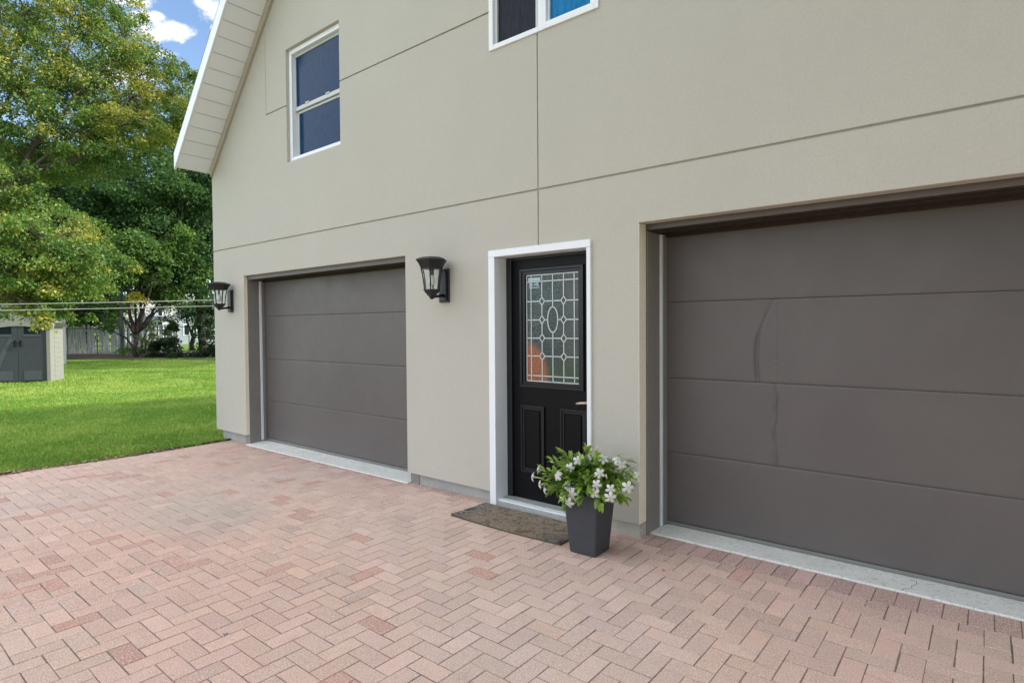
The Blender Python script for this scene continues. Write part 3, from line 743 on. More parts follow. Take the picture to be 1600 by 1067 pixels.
# ------------------------------------------------------------------ wall lanterns
def hexring(c, r, z, rot=0.0, n=6): return [(c[0]+r*math.cos(2*math.pi*k/n+rot), c[1]+r*math.sin(2*math.pi*k/n+rot), z) for k in range(n)]
def make_lantern(cx_, label):
    L_ = thing('wall_lantern', (cx_, 0, 1.89), label, 'wall lamp', 'matching black lanterns on the stucco wall')
    c = (cx_+0.0, -0.165); rot = math.radians(8)
    bp = MB(); bp.box(cx_-0.062, cx_+0.062, -0.020, -0.0005, 1.737, 2.040); bp.box(cx_-0.045, cx_+0.045, -0.034, -0.0205, 1.752, 2.025); bp.build('back_plate', LAMPB, L_, bevel=0.004)
    def rings(prof, name, mat, capb=True, capt=True, bevel=0.002):
        mb = MB(); b0 = 0
        for r, z in prof: mb.v += hexring(c, r, z, rot)
        for i in range(len(prof)-1):
            for k in range(6): mb.f.append((i*6+k, i*6+(k+1) % 6, (i+1)*6+(k+1) % 6, (i+1)*6+k)); mb.m.append(0)
        if capb: mb.f.append(tuple(range(6))[::-1]); mb.m.append(0)
        if capt: mb.f.append(tuple(range((len(prof)-1)*6, len(prof)*6))); mb.m.append(0)
        return mb.build(name, mat, L_, bevel=bevel)
    rings([(0.101, 2.030), (0.112, 2.055), (0.127, 2.080), (0.146, 2.103), (0.149, 2.106), (0.143, 2.111), (0.112, 2.124), (0.075, 2.134), (0.03, 2.138)], 'roof_cap', LAMPB)
    rings([(0.022, 1.775), (0.030, 1.790), (0.045, 1.797), (0.048, 1.810), (0.064, 1.818), (0.068, 1.832), (0.080, 1.838), (0.080, 1.848), (0.070, 1.850)], 'base_cup', LAMPB)
    cg = MB()
    prof = [(0.068, 1.850), (0.0725, 1.89), (0.079, 1.94), (0.088, 1.99), (0.100, 2.032)]
    for k in range(6):
        a = 2*math.pi*k/6+rot
        pts = [(c[0]+r*math.cos(a), c[1]+r*math.sin(a), z) for r, z in prof]
        cg.tube(pts, 0.0058, 6)
    cg.build('frame_ribs', LAMPB, L_)
    gp = MB()
    for i in range(len(prof)-1):
        for k in range(6):
            a0 = 2*math.pi*k/6+rot; a1 = 2*math.pi*(k+1)/6+rot; r0, z0 = prof[i]; r1, z1 = prof[i+1]; s_ = 0.985
            gp.add([(c[0]+r0*s_*math.cos(a0), c[1]+r0*s_*math.sin(a0), z0), (c[0]+r0*s_*math.cos(a1), c[1]+r0*s_*math.sin(a1), z0),
                    (c[0]+r1*s_*math.cos(a1), c[1]+r1*s_*math.sin(a1), z1), (c[0]+r1*s_*math.cos(a0), c[1]+r1*s_*math.sin(a0), z1)], [(0, 1, 2, 3)])
    g_ = gp.build('glass_panes', GLASS, L_); sm_ = g_.modifiers.new('s', 'SOLIDIFY'); sm_.thickness = 0.0015
    ar = MB(); ar.tube([(cx_, -0.03, 1.800), (cx_, -0.10, 1.790), (c[0], c[1], 1.785)], [0.016, 0.013, 0.016], 8); ar.lathe((c[0], c[1], 1.762), [(0.012, 0), (0.018, 0.006), (0.018, 0.016)], 10)
    ar.build('arm', LAMPB, L_, smooth=True)
    so = MB(); so.tube([(c[0], c[1], 2.03), (c[0], c[1], 1.975)], 0.012, 10); so.build('socket', simple('aged_socket', (0.11, 0.12, 0.09), 0.6), L_)
    bu = MB(); bu.lathe((c[0], c[1], 1.875), [(0.004, 0), (0.016, 0.006), (0.026, 0.022), (0.030, 0.042), (0.028, 0.062), (0.020, 0.082), (0.013, 0.100)], 14)
    bu.build('bulb', BULB, L_, smooth=True)
    return L_
make_lantern(-3.842, 'black six-sided wall lantern between the entry door and the far garage door')
make_lantern(-7.957, 'black six-sided wall lantern at the left corner of the house')

# ------------------------------------------------------------------ doormat
Dm = thing('doormat', (-2.81, -0.23, 0), 'worn brown doormat in front of the black entry door', 'doormat')
nxm, nym = 60, 26; V = []; F = []
ang = math.radians(0.5); ca, sa = math.cos(ang), math.sin(ang)
for layer in (0, 1):
    for j in range(nym+1):
        for i in range(nxm+1):
            x = -0.525+1.05*i/nxm; y = -0.205+0.41*j/nym
            e = min(i, nxm-i, j*1.0, nym-j)
            zt = 0.015+0.0035*noise.noise(Vector((x*9, y*9, 0)))+0.005*noise.noise(Vector((x*2.5, y*2.5, 4)))
            if i < 10 and j < 9: zt += 0.010*((10-i)/10)*((9-j)/9)
            if e == 0: zt -= 0.003
            y2 = y - 0.018*math.sin(math.pi*i/nxm)*(1 if j < 3 else 0.3)
            X = -2.815+x*ca-y2*sa; Y = -0.238+x*sa+y2*ca
            V.append((X, Y, zt if layer == 0 else 0.0015))
n1 = (nxm+1)*(nym+1)
for j in range(nym):
    for i in range(nxm):
        a = j*(nxm+1)+i; F.append((a, a+1, a+nxm+2, a+nxm+1))
top = npmesh('mat_top', V[:n1], np.array(F), MATM, Dm, smooth=True)
F2 = []
ring = [i for i in range(nxm+1)]+[nxm+(nxm+1)*j for j in range(1, nym+1)]+[(nxm+1)*nym+i for i in range(nxm-1, -1, -1)]+[(nxm+1)*j for j in range(nym-1, 0, -1)]
V2 = [V[r] for r in ring]+[V[r+n1] for r in ring]; L2 = len(ring)
# edge leans outward a little so it reads as a rubber lip
V2 = V2[:L2]+[(v[0]+(v[0]+2.815)*0.008, v[1]+(v[1]+0.238)*0.02, v[2]) for v in V2[L2:]]
for k in range(L2): F2.append((k, k+L2, (k+1) % L2+L2, (k+1) % L2))
npmesh('rubber_edge', V2, np.array(F2), MATEDGE, Dm, smooth=True)

# ------------------------------------------------------------------ planter with white flowers
PL = thing('potted_plant', (-2.085, -0.39, 0), 'tall charcoal planter full of white trumpet flowers beside the entry door', 'potted plant')
def sq(cx_, cy_, h, z, rad, n=5):
    pts = []
    for qx, qy, a0 in ((1, 1, 0), (-1, 1, 90), (-1, -1, 180), (1, -1, 270)):
        for k in range(n):
            a = math.radians(a0+90*k/(n-1)); pts.append((cx_+qx*(h-rad)+rad*math.cos(a), cy_+qy*(h-rad)+rad*math.sin(a), z))
    return pts
pb = MB(); c0 = (-2.084, -0.385); levels = [(0.096, 0.0), (0.100, 0.006), (0.132, 0.395), (0.133, 0.402), (0.124, 0.402), (0.120, 0.34)]
rot = Matrix.Rotation(math.radians(2.0), 4, 'Z')
for h, z in levels:
    for p in sq(0, 0, h, z, 0.016): 
        v = rot @ Vector(p); pb.v.append((v.x+c0[0], v.y+c0[1], v.z+0.001))
nn_ = 20
for i in range(len(levels)-1):
    for k in range(nn_): pb.f.append((i*nn_+k, i*nn_+(k+1) % nn_, (i+1)*nn_+(k+1) % nn_, (i+1)*nn_+k)); pb.m.append(0)
pb.f.append(tuple(range(nn_))[::-1]); pb.m.append(0)
pb.build('pot', POT, PL)
so = MB(); so.add([tuple((rot @ Vector(p))+Vector((c0[0], c0[1], 0))) for p in sq(0, 0, 0.123, 0.36, 0.016)], [tuple(range(20))]); so.build('soil', SOIL, PL, fix=False)
# leaves: long glossy ellipses in rosettes at the ends of short stems
def leaf_geo(base, d, up, L, Wd, curl=0.25, fold=0.25):
    d = d.normalized(); s_ = d.cross(up).normalized(); u = s_.cross(d).normalized()
    vs = []; n = 5
    for i in range(n+1):
        t = i/n; w = Wd*math.sin(math.pi*min(1, (t*0.92+0.06)))**0.9*0.5; c = base+d*(L*t)-u*(curl*L*t*t)
        vs += [c-s_*w+u*w*fold, c, c+s_*w+u*w*fold]
    fs = []
    for i in range(n):
        a = i*3; fs += [(a, a+1, a+4, a+3), (a+1, a+2, a+5, a+4)]
    return vs, fs
LV, LF, LT = [], [], []; STM = MB(); tips = []
R = random.Random(5)
def rsph(zmin=-1.0):
    while True:
        v = Vector((R.gauss(0, 1), R.gauss(0, 1), R.gauss(0, 1))).normalized()
        if v.z > zmin: return v
Cn = Vector((-2.085, -0.40, 0.40))
targets = []
for k in range(78):
    a = R.uniform(0, 2*math.pi); el = R.uniform(-0.12, 1.0)**1.0
    rr = R.uniform(0.72, 1.0)
    # mound: spreads sideways mostly along the wall, 0.36 m half width, 0.27 m high
    p = Cn+Vector((math.cos(a)*0.31*rr*math.cos(el*1.3), math.sin(a)*0.215*rr*math.cos(el*1.3), 0.02+0.205*rr*math.sin(el*1.3)))
    targets.append(p)
for (dx, dy, dz) in ((-0.33, -0.02, 0.06), (-0.30, 0.02, 0.16), (-0.32, -0.05, 0.11), (0.27, 0.06, 0.17), (0.30, 0.02, 0.15), (0.20, 0.02, 0.24), (-0.20, 0, 0.23), (-0.28, -0.06, 0.02), (0.0, 0, 0.27), (0.1, -0.05, 0.26), (-0.1, -0.1, -0.02), (0.24, 0.1, 0.22), (-0.05, -0.17, -0.03)):
    targets.append(Cn+Vector((dx, dy, dz)))
for p in targets:
    b = Cn+Vector((R.uniform(-0.08, 0.08), R.uniform(-0.08, 0.08), -0.04)); mid = b.lerp(p, 0.55)+Vector((0, 0, 0.05))
    STM.tube([b, mid, p], [0.0035, 0.003, 0.002], 5)
    d0 = (p-mid).normalized()
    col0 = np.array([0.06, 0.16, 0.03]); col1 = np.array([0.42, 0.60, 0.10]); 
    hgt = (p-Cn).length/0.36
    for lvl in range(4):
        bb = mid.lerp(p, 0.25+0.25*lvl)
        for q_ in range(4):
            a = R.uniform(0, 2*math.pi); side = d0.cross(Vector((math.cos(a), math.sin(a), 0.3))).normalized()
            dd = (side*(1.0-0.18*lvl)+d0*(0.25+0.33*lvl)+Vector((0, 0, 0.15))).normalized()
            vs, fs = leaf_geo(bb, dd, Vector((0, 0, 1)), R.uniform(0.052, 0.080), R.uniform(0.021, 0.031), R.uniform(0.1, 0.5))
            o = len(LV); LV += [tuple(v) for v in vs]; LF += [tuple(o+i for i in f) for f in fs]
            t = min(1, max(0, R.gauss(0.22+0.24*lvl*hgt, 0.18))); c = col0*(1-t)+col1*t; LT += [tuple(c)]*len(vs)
STM.build('stems', simple('plant_stem', (0.13, 0.20, 0.04), 0.6), PL)
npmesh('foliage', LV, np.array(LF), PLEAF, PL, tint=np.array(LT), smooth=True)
def flower(pos, face, size=0.052):
    face = face.normalized(); s_ = face.cross(Vector((0.1, 0.05, 1))).normalized(); u = s_.cross(face).normalized(); rr = R.uniform(0, 6.28)
    vs = []; fs = []; tn = []
    for k in range(5):
        a = rr+2*math.pi*k/5; dr = s_*math.cos(a)+u*math.sin(a); tg = face.cross(dr).normalized()
        prof = [(0.06, 0.10), (0.28, 0.17), (0.60, 0.32), (0.86, 0.26), (1.0, 0.06)]
        o = len(vs)
        for r_, w in prof:
            c = pos+dr*(size*0.58*r_)+face*(size*(0.10-0.26*r_*r_)); off = 0.12*w
            vs += [c-tg*size*0.58*w*0.95, c+face*size*0.03, c+tg*size*0.58*(w*1.05)-face*size*0.03]
            tn += [(0.80, 0.80, 0.83)]*3 if r_ > 0.2 else [(0.75, 0.62, 0.22)]*3
        for i in range(len(prof)-1):
            q0 = o+i*3; fs += [(q0, q0+1, q0+4, q0+3), (q0+1, q0+2, q0+5, q0+4)]
    f_ = npmesh('flower', vs, np.array(fs), PETAL, PL, tint=np.array(tn), smooth=True)
    tb = MB(); back = pos-face*size*0.95+Vector((0, 0, -0.004)); root_ = back-face*size*0.35+Vector((R.uniform(-.01, .01), 0, -0.012))
    tb.tube([pos+face*0.002, pos-face*size*0.35, back, root_], [size*0.10, size*0.075, size*0.045, size*0.03], 7)
    t_ = tb.build('flower_tube', simple('flower_tube_cream', (0.62, 0.66, 0.36), 0.5), f_)
def pp(u, v, Y):
    d = ray(u, v); return Vector([float(c) for c in CAM+d*((3.75+Y)/d[1])])
tocam = Vector((0.45, -0.85, 0.12))
FL = [(832, 745, -.42, (-1, -.3, 0)), (841, 732, -.40, (-1, -.1, .2)), (843, 757, -.45, (-.9, -.4, -.1)), (851, 766, -.45, (-.9, -.4, -.2)), (871, 743, -.52, (-.4, -.9, .3)),
      (890, 730, -.53, (.2, -1, .3)), (903, 719, -.50, (.6, -.4, .4)), (886, 760, -.57, (-.3, -.9, 0)), (893, 771, -.58, (.2, -1, 0)), (888, 785, -.60, (-.2, -.9, -.3)),
      (937, 739, -.55, (.5, -.9, .4)), (932, 757, -.58, (.2, -1, .1)), (928, 770, -.59, (.1, -1, 0)), (954, 764, -.57, (.6, -.8, .1)), (953.5, 777, -.58, (.55, -.85, -.1)),
      (981, 761, -.50, (.6, -.75, .1)), (965, 718, -.40, (.4, -.6, .7)), (971, 725, -.38, (.6, -.7, .3)), (922, 712, -.38, (-.2, -.5, .8)), (943, 717, -.42, (.3, -.6, .7)), (997, 744, -.36, (.9, -.2, .2))]
for u, v, Y, fc in FL: flower(pp(u, v, Y), Vector(fc)+tocam*0.25, R.uniform(0.056, 0.070))
bd = MB()
for (u, v, Y, dx, dz) in ((880, 740, -.52, -.03, .012), (866, 723, -.42, -.03, .01), (936, 703, -.38, -.015, .03), (948, 748, -.56, .0, .035), (881, 779, -.60, -.03, .012), (902, 783, -.60, .02, -.018), (928, 745, -.56, .03, .02)):
    p = pp(u, v, Y); bd.tube([p, p+Vector((dx, -0.01, dz))*0.6, p+Vector((dx, -0.01, dz))], [0.0022, 0.0052, 0.001], 6)
split_build(bd, 'flower_bud', simple('bud_cream', (0.68, 0.72, 0.42), 0.5), PL, smooth=True)

# ------------------------------------------------------------------ small litter
def dryleaf(name, p, size, col, label, cat, rz):
    mb = MB(); pts = []
    for k in range(9):
        a = 2*math.pi*k/9; r = size*(0.5+0.22*math.cos(3*a)+R.uniform(-.06, .06)); pts.append((p[0]+r*math.cos(a+rz), p[1]+r*0.7*math.sin(a+rz), p[2]+0.004+R.uniform(0, size*0.25)))
    mb.add(pts+[(p[0], p[1], p[2]+0.003)], [(k, (k+1) % 9, 9) for k in range(9)])
    o = mb.build(name, simple(name+'_mat', col, 0.8, 0.15, 80)); tag(o, label, cat); return o
g_ = ground(1037, 892, 0.0); dryleaf('fallen_leaf', g_, 0.028, (0.62, 0.20, 0.07), 'small orange fallen leaf on the bricks by the near garage sill', 'leaf', 0.4)
g_ = ground(352, 992, -0.004); dryleaf('fallen_leaf', g_, 0.030, (0.22, 0.19, 0.30), 'small purplish grey fallen leaf out on the open brick paving', 'leaf', 1.2)
def litter():
    V, F, T = [], [], []
    for k in range(1000):
        y = -R.uniform(0.6, 2.9)
        if R.random() < 0.35: y = R.gauss(-2.35, 0.10)
        x = edge_x(y)+abs(R.gauss(0, 0.035))-0.02; s_ = R.uniform(0.006, 0.016) if R.random() < .75 else R.uniform(0.02, 0.032)
        a = R.uniform(0, 6.3); z = gz(x)+0.004+R.uniform(0, 0.012); b = len(V)
        for q_ in range(4):
            an = a+math.pi/2*q_; rr = s_*(1 if q_ % 2 else 0.5); V.append((x+rr*math.cos(an), y+rr*math.sin(an), z+R.uniform(0, s_*0.7)))
        F.append((b, b+1, b+2, b+3)); c = R.choice([(0.50, 0.40, 0.24), (0.38, 0.27, 0.14), (0.22, 0.14, 0.08), (0.60, 0.50, 0.32)]); T += [c]*4
    tag(npmesh('leaf_litter', V, np.array(F), LEAF, tint=np.array(T)), 'dry tan leaf litter along the edge of the lawn', 'leaf litter', kind='stuff')
litter()
eg = MB(); ys = list(np.linspace(0.04, -1.05, 20))
eg.tube([(edge_x(y)-0.012, y, gz(edge_x(y))+0.014-0.02*max(0, (-y-0.8))) for y in ys], 0.011, 8)
o_ = eg.build('lawn_edging', simple('black_plastic_edging', (0.012, 0.013, 0.015), 0.5), smooth=True); tag(o_, 'black plastic edging strip between the lawn and the bricks at the house corner', 'edging')

# ------------------------------------------------------------------ clothesline
cl = thing('clothesline', at(334, 470, 9.2), 'pair of pale clothesline cords stretched from the house corner across the lawn', 'clothesline')
for (v0, v1, sag) in ((468.8, 475.0, 0.02), (478.0, 485.0, 0.02)):
    A = Vector([float(c) for c in at(337, v0, 9.3)]); B = Vector([float(c) for c in at(-420, v1+4.0, 13.5)])
    A = Vector((-8.47, A.y, A.z)); 
    m = MB(); m.tube([A.lerp(B, t)-Vector((0, 0, sag*4*t*(1-t))) for t in np.linspace(0, 1, 13)], 0.0055, 6); m.build('cord', simple('pale_cord', (0.62, 0.62, 0.52), 0.7), cl)
m = MB(); m.tube([B+Vector((0, 0, -2.2)), B+Vector((0, 0, 0.3))], 0.045, 10); m.build('post', BARK, cl)
m = MB(); m.box(-8.56, -8.47, A.y-0.02, A.y+0.02, A.z-0.05, A.z+0.14); m.build('wall_bracket', LAMPB, cl)

# ------------------------------------------------------------------ resin shed
def frameM(o, xdir):
    x = Vector((xdir[0], xdir[1], 0)).normalized(); y = Vector((-x.y, x.x, 0)); z = Vector((0, 0, 1))
    return Matrix(((x.x, y.x, 0, o[0]), (x.y, y.y, 0, o[1]), (0, 0, 1, o[2]), (0, 0, 0, 1)))
pR = ground(80, 597); pC = at(29, 598, np.linalg.norm((pR-CAM)[:2])*1.012)
# right front corner pR; front runs to the left (towards viewer's left)
fd = Vector((float(pC[0]-pR[0]), float(pC[1]-pR[1]), 0)).normalized()
half = float(np.linalg.norm((pC-pR)[:2])); W_ = 2*half
# local frame: x from left front corner to right front corner, y away from viewer
oL = Vector((float(pR[0]), float(pR[1]), LZ))+fd*W_
SM = frameM(oL, (-fd.x, -fd.y))
if (SM @ Vector((0, 1, 0)) - SM @ Vector((0, 0, 0))).dot(Vector((float(FW[0]), float(FW[1]), 0))) < 0:
    pass
S_ = thing('garden_shed', oL, 'cream resin garden shed with dark grey double doors on the lawn', 'shed')
CR = simple('cream_resin', (0.29, 0.29, 0.255), 0.6, 0.04, 8); GR = simple('slate_resin', (0.040, 0.049, 0.060), 0.5, 0.06, 8); GRL = simple('slate_resin_raised', (0.065, 0.078, 0.092), 0.5, 0.05, 8)
Hh = 2.02; Ap = 2.66; dp = 1.0
eh = float(at(80, 507, np.linalg.norm((pR-CAM)[:2]))[2])-LZ; Hh = eh; Ap = float(at(29, 470, np.linalg.norm((pC-CAM)[:2]))[2])-LZ
m = MB(); t_ = 0.10
m.box(0, 0.0+t_, 0, dp, 0, Hh, SM); m.box(W_-t_, W_, 0.0, dp, 0, Hh, SM); m.box(t_, W_-t_, dp-0.05, dp, 0, Hh, SM)
m.build('body', CR, S_, bevel=0.01)
m = MB()   # horizontal siding ribs on the right side
for k in range(12): m.box(W_+0.0005, W_+0.008, 0.30, dp-0.12, 0.14+k*0.145, 0.14+k*0.145+0.10, SM)
m.build('side_siding', CR, S_, bevel=0.006)
m = MB(); arc = [(t_, Hh-0.14)]+[(t_+(W_-2*t_)*k/12, Hh-0.14+0.10*math.sin(math.pi*k/12)) for k in range(1, 12)]+[(W_-t_, Hh-0.14)]
for k in range(12):
    (xa, za), (xc, zc) = arc[k], arc[k+1]
    ta = Hh+(Ap-Hh)*(1-abs(xa-W_/2)/(W_/2)); tc = Hh+(Ap-Hh)*(1-abs(xc-W_/2)/(W_/2))
    m.prism([(xa, za), (xc, zc), (xc, tc-0.02), (xa, ta-0.02)], 0.0, 0.06, 'y', SM)
m.build('gable', CR, S_)
m = MB()
for s_ in (0, 1):
    xs = (-0.10, W_/2) if s_ == 0 else (W_+0.10, W_/2); zs = (Hh-0.07, Ap)
    m.prism([(xs[0], zs[0]), (xs[1], zs[1]), (xs[1], zs[1]+0.05), (xs[0], zs[0]+0.05)], 0.02, dp+0.1, 'y', SM)
m.build('roof', simple('dark_shed_roof', (0.05, 0.045, 0.04), 0.8), S_)
m = MB()
for s_ in (0, 1):
    xs = (-0.10, W_/2) if s_ == 0 else (W_+0.10, W_/2); zs = (Hh-0.12, Ap-0.05)
    m.prism([(xs[0], zs[0]), (xs[1], zs[1]), (xs[1], zs[1]+0.11), (xs[0], zs[0]+0.11)], -0.05, 0.019, 'y', SM)
m.build('gable_trim', CR, S_)
for s_ in (0, 1):
    x0 = t_+0.005 if s_ == 0 else W_/2+0.004; x1 = W_/2-0.004 if s_ == 0 else W_-t_-0.005
    m = MB(); m.box(x0, x1, 0.03, 0.06, 0.05, Hh-0.05, SM); d_ = m.build('door', GR, S_)
    m = MB(); a, b = x0+0.13, x1-0.13
    m.box(a, b, 0.018, 0.0295, 0.08, 0.36, SM); m.box(a, b, 0.018, 0.0295, 1.36, 1.43, SM); m.box(a, b, 0.018, 0.0295, 1.74, 1.81, SM)
    # diagonal brace
    if s_ == 0: m.prism([(a, 0.45), (a+0.12, 0.45), (b, 1.24), (b, 1.33), (b-0.06, 1.33), (a, 0.60)], 0.019, 0.0293, 'y', SM)
    split_build(m, 'raised_trim', GRL, d_)
    m = MB(); m.box(a+0.02, b-0.02, 0.022, 0.0292, 1.44, 1.73, SM); m.build('door_window', simple('shed_window', (0.006, 0.016, 0.024), 0.5, spec=0.1), d_)
    m = MB(); hx = (x1-0.06) if s_ == 0 else (x0+0.06); m.tube([SM @ Vector((hx, -0.02, 1.06)), SM @ Vector((hx, -0.03, 1.20)), SM @ Vector((hx, 0.03, 1.24))], 0.02, 6); m.build('handle', BLACKP, d_)

# ------------------------------------------------------------------ fences
Fn = thing('board_fence', ground(160, 552), 'weathered grey board fence along the back of the lawn', 'fence')
pA, pB = ground(70, 553.5), ground(275, 551.5); dA = pB-pA; Lf = float(np.linalg.norm(dA[:2])); FM = frameM((float(pA[0]), float(pA[1]), LZ), (float(dA[0]), float(dA[1])))
FENCE = simple('weathered_boards', (0.60, 0.64, 0.63), 0.95, 0.45, 7.0, bump=0.5, bs=30, streak=True)
m = MB(); x = 0.0
while x < Lf:
    w = R.uniform(0.13, 0.16); h = R.uniform(1.72, 1.92)
    lean = R.gauss(0, 0.01) if x < Lf*0.3 else R.gauss(0.03, 0.045)
    Mx = FM @ Matrix.Translation((x, R.uniform(-0.01, 0.02), 0)) @ Matrix.Rotation(lean, 4, 'Y')
    m.box(0, w-R.uniform(0.012, 0.055), 0, 0.02, 0.03, h, Mx); x += w
m.build('boards', FENCE, Fn)
m = MB(); m.box(0, Lf, 0.03, 0.07, 0.45, 0.55, FM); m.box(0, Lf, 0.03, 0.07, 1.45, 1.55, FM); split_build(m, 'rails', FENCE, Fn)
for k in range(8):
    m = MB(); m.box(k*Lf/7-0.05, k*Lf/7+0.05, 0.075, 0.17, 0, 1.8, FM); m.build('post', FENCE, Fn)
Cf = thing('chain_link_fence', ground(200, 556), 'low wire fence with a dark top rail in front of the old board fence', 'fence')
WIRE = simple('dark_wire', (0.045, 0.05, 0.05), 0.6, 0.1, 10)
pA, pB = ground(60, 555.5), ground(345, 555); dA = pB-pA; Lc = float(np.linalg.norm(dA[:2])); CM = frameM((float(pA[0]), float(pA[1]), LZ), (float(dA[0]), float(dA[1])))
m = MB(); m.tube([CM @ Vector((0, 0, 1.62)), CM @ Vector((Lc, 0, 1.72))], 0.022, 6); m.build('top_rail', WIRE, Cf)
for k in range(7):
    m = MB(); m.tube([CM @ Vector((k*Lc/6, 0, 0)), CM @ Vector((k*Lc/6, 0, 1.68))], 0.028, 6); m.build('post', WIRE, Cf)
m = MB(); k = 0.0
while k < Lc:
    for s_ in (1, -1):
        a = CM @ Vector((k, 0.01*s_, 0.02)); b = CM @ Vector((k+s_*1.2, 0.01*s_, 1.64)); m.tube([a, b], 0.0025, 3, cap=False)
    k += 0.16
m.build('wire_mesh', WIRE, Cf)

# ------------------------------------------------------------------ outbuilding and far houses
def gable_house(name, u0, u1, vb, dist, H, apex, dp_, wallm, roofm, label, cat, parts=None):
    p0 = at(u0, vb, dist); p1 = at(u1, vb, dist); o = Vector((float(p0[0]), float(p0[1]), LZ)); d = Vector((float(p1[0]-p0[0]), float(p1[1]-p0[1]), 0)); W0 = d.length
    M_ = frameM(o, (d.x, d.y)); T_ = thing(name, o, label, cat)
    m = MB(); m.prism([(0, 0), (W0, 0), (W0, H), (W0/2, apex), (0, H)], 0, dp_, 'y', M_); m.build('wall', wallm, T_)
    m = MB()
    for a, b in (((-0.25, H-0.2), (W0/2, apex+0.03)), ((W0+0.25, H-0.2), (W0/2, apex+0.03))):
        m.prism([a, b, (b[0], b[1]+0.14), (a[0], a[1]+0.14)], -0.3, dp_+0.3, 'y', M_)
    m.build('roof', roofm, T_)
    return T_, M_, W0
WH = simple('white_siding', (0.52, 0.50, 0.50), 0.7, 0.05, 3); SL = simple('slate_roof', (0.10, 0.115, 0.14), 0.8, 0.1, 5); WG = simple('window_dark', (0.02, 0.025, 0.03), 0.15)
T_, M_, W0 = gable_house('outbuilding', -60, 103.5, 551, 33, 2.25, 2.9, 4.0, WH, SL, 'white outbuilding just visible behind the cream garden shed', 'outbuilding')
m = MB(); m.tube([M_ @ Vector((W0+0.22, -0.3, 2.22)), M_ @ Vector((W0+0.22, 4.3, 2.22))], 0.07, 8); m.build('gutter', BLACKP, T_)
T_, M_, W0 = gable_house('white_house', 196, 302, 530, 88, 5.0, 8.6, 9.0, WH, SL, 'white house with a blue-grey porch roof far behind the board fence', 'house')
def win(M_, T_, x0, x1, z0, z1, fr=0.1):
    m = MB(); m.box(x0-fr, x1+fr, -0.06, -0.002, z0-fr, z1+fr, M_); f_ = m.build('window', WHITE, T_)
    m = MB(); m.box(x0, x1, -0.08, -0.061, z0, z1, M_); m.build('pane', WG, f_)
sc = W0/106.0
X = lambda u: (u-196)*sc
win(M_, T_, X(247), X(253), 3.35, 4.5, 0.08); win(M_, T_, X(246), X(252.5), 1.0, 2.5, 0.25)
m = MB(); m.prism([(X(220), 2.75), (X(262), 2.75), (X(262), 3.25), (X(220), 3.25)], -1.6, -0.1, 'y', M_); m.build('porch_roof', SL, T_)
m = MB(); m.box(X(253), X(263), -1.5, -1.2, 0, 2.74, M_); m.prism([(X(252), 2.2), (X(263), 2.2), (X(257.5), 2.74)], -1.7, -1.51, 'y', M_); m.box(X(222), X(224), -1.5, -1.3, 0, 2.74, M_); m.build('porch_front', WHITE, T_)
BG = simple('pale_blue_siding', (0.42, 0.46, 0.50), 0.7, 0.05, 3)
T_, M_, W0 = gable_house('grey_house', 262, 345, 533, 70, 2.6, 4.2, 8.0, BG, SL, 'pale blue-grey bungalow glimpsed through shrubs at the right end of the lawn', 'house')
sc = W0/83.0; X = lambda u: (u-262)*sc
win(M_, T_, X(288), X(294), 1.0, 2.0, 0.12); win(M_, T_, X(303), X(306), 0.6, 2.2, 0.1)
m = MB(); b = at(191, 548, 41); b2 = Vector((float(b[0]), float(b[1]), LZ)); t2_ = at(189, 452, 41)
m.tube([b2, Vector((float(t2_[0]), float(t2_[1]), float(t2_[2])))], [0.12, 0.10], 10)
o_ = m.build('utility_pole', simple('grey_pole', (0.13, 0.14, 0.145), 0.9, 0.15, 8, streak=True)); tag(o_, 'plain grey wooden pole standing just behind the back fence', 'pole')

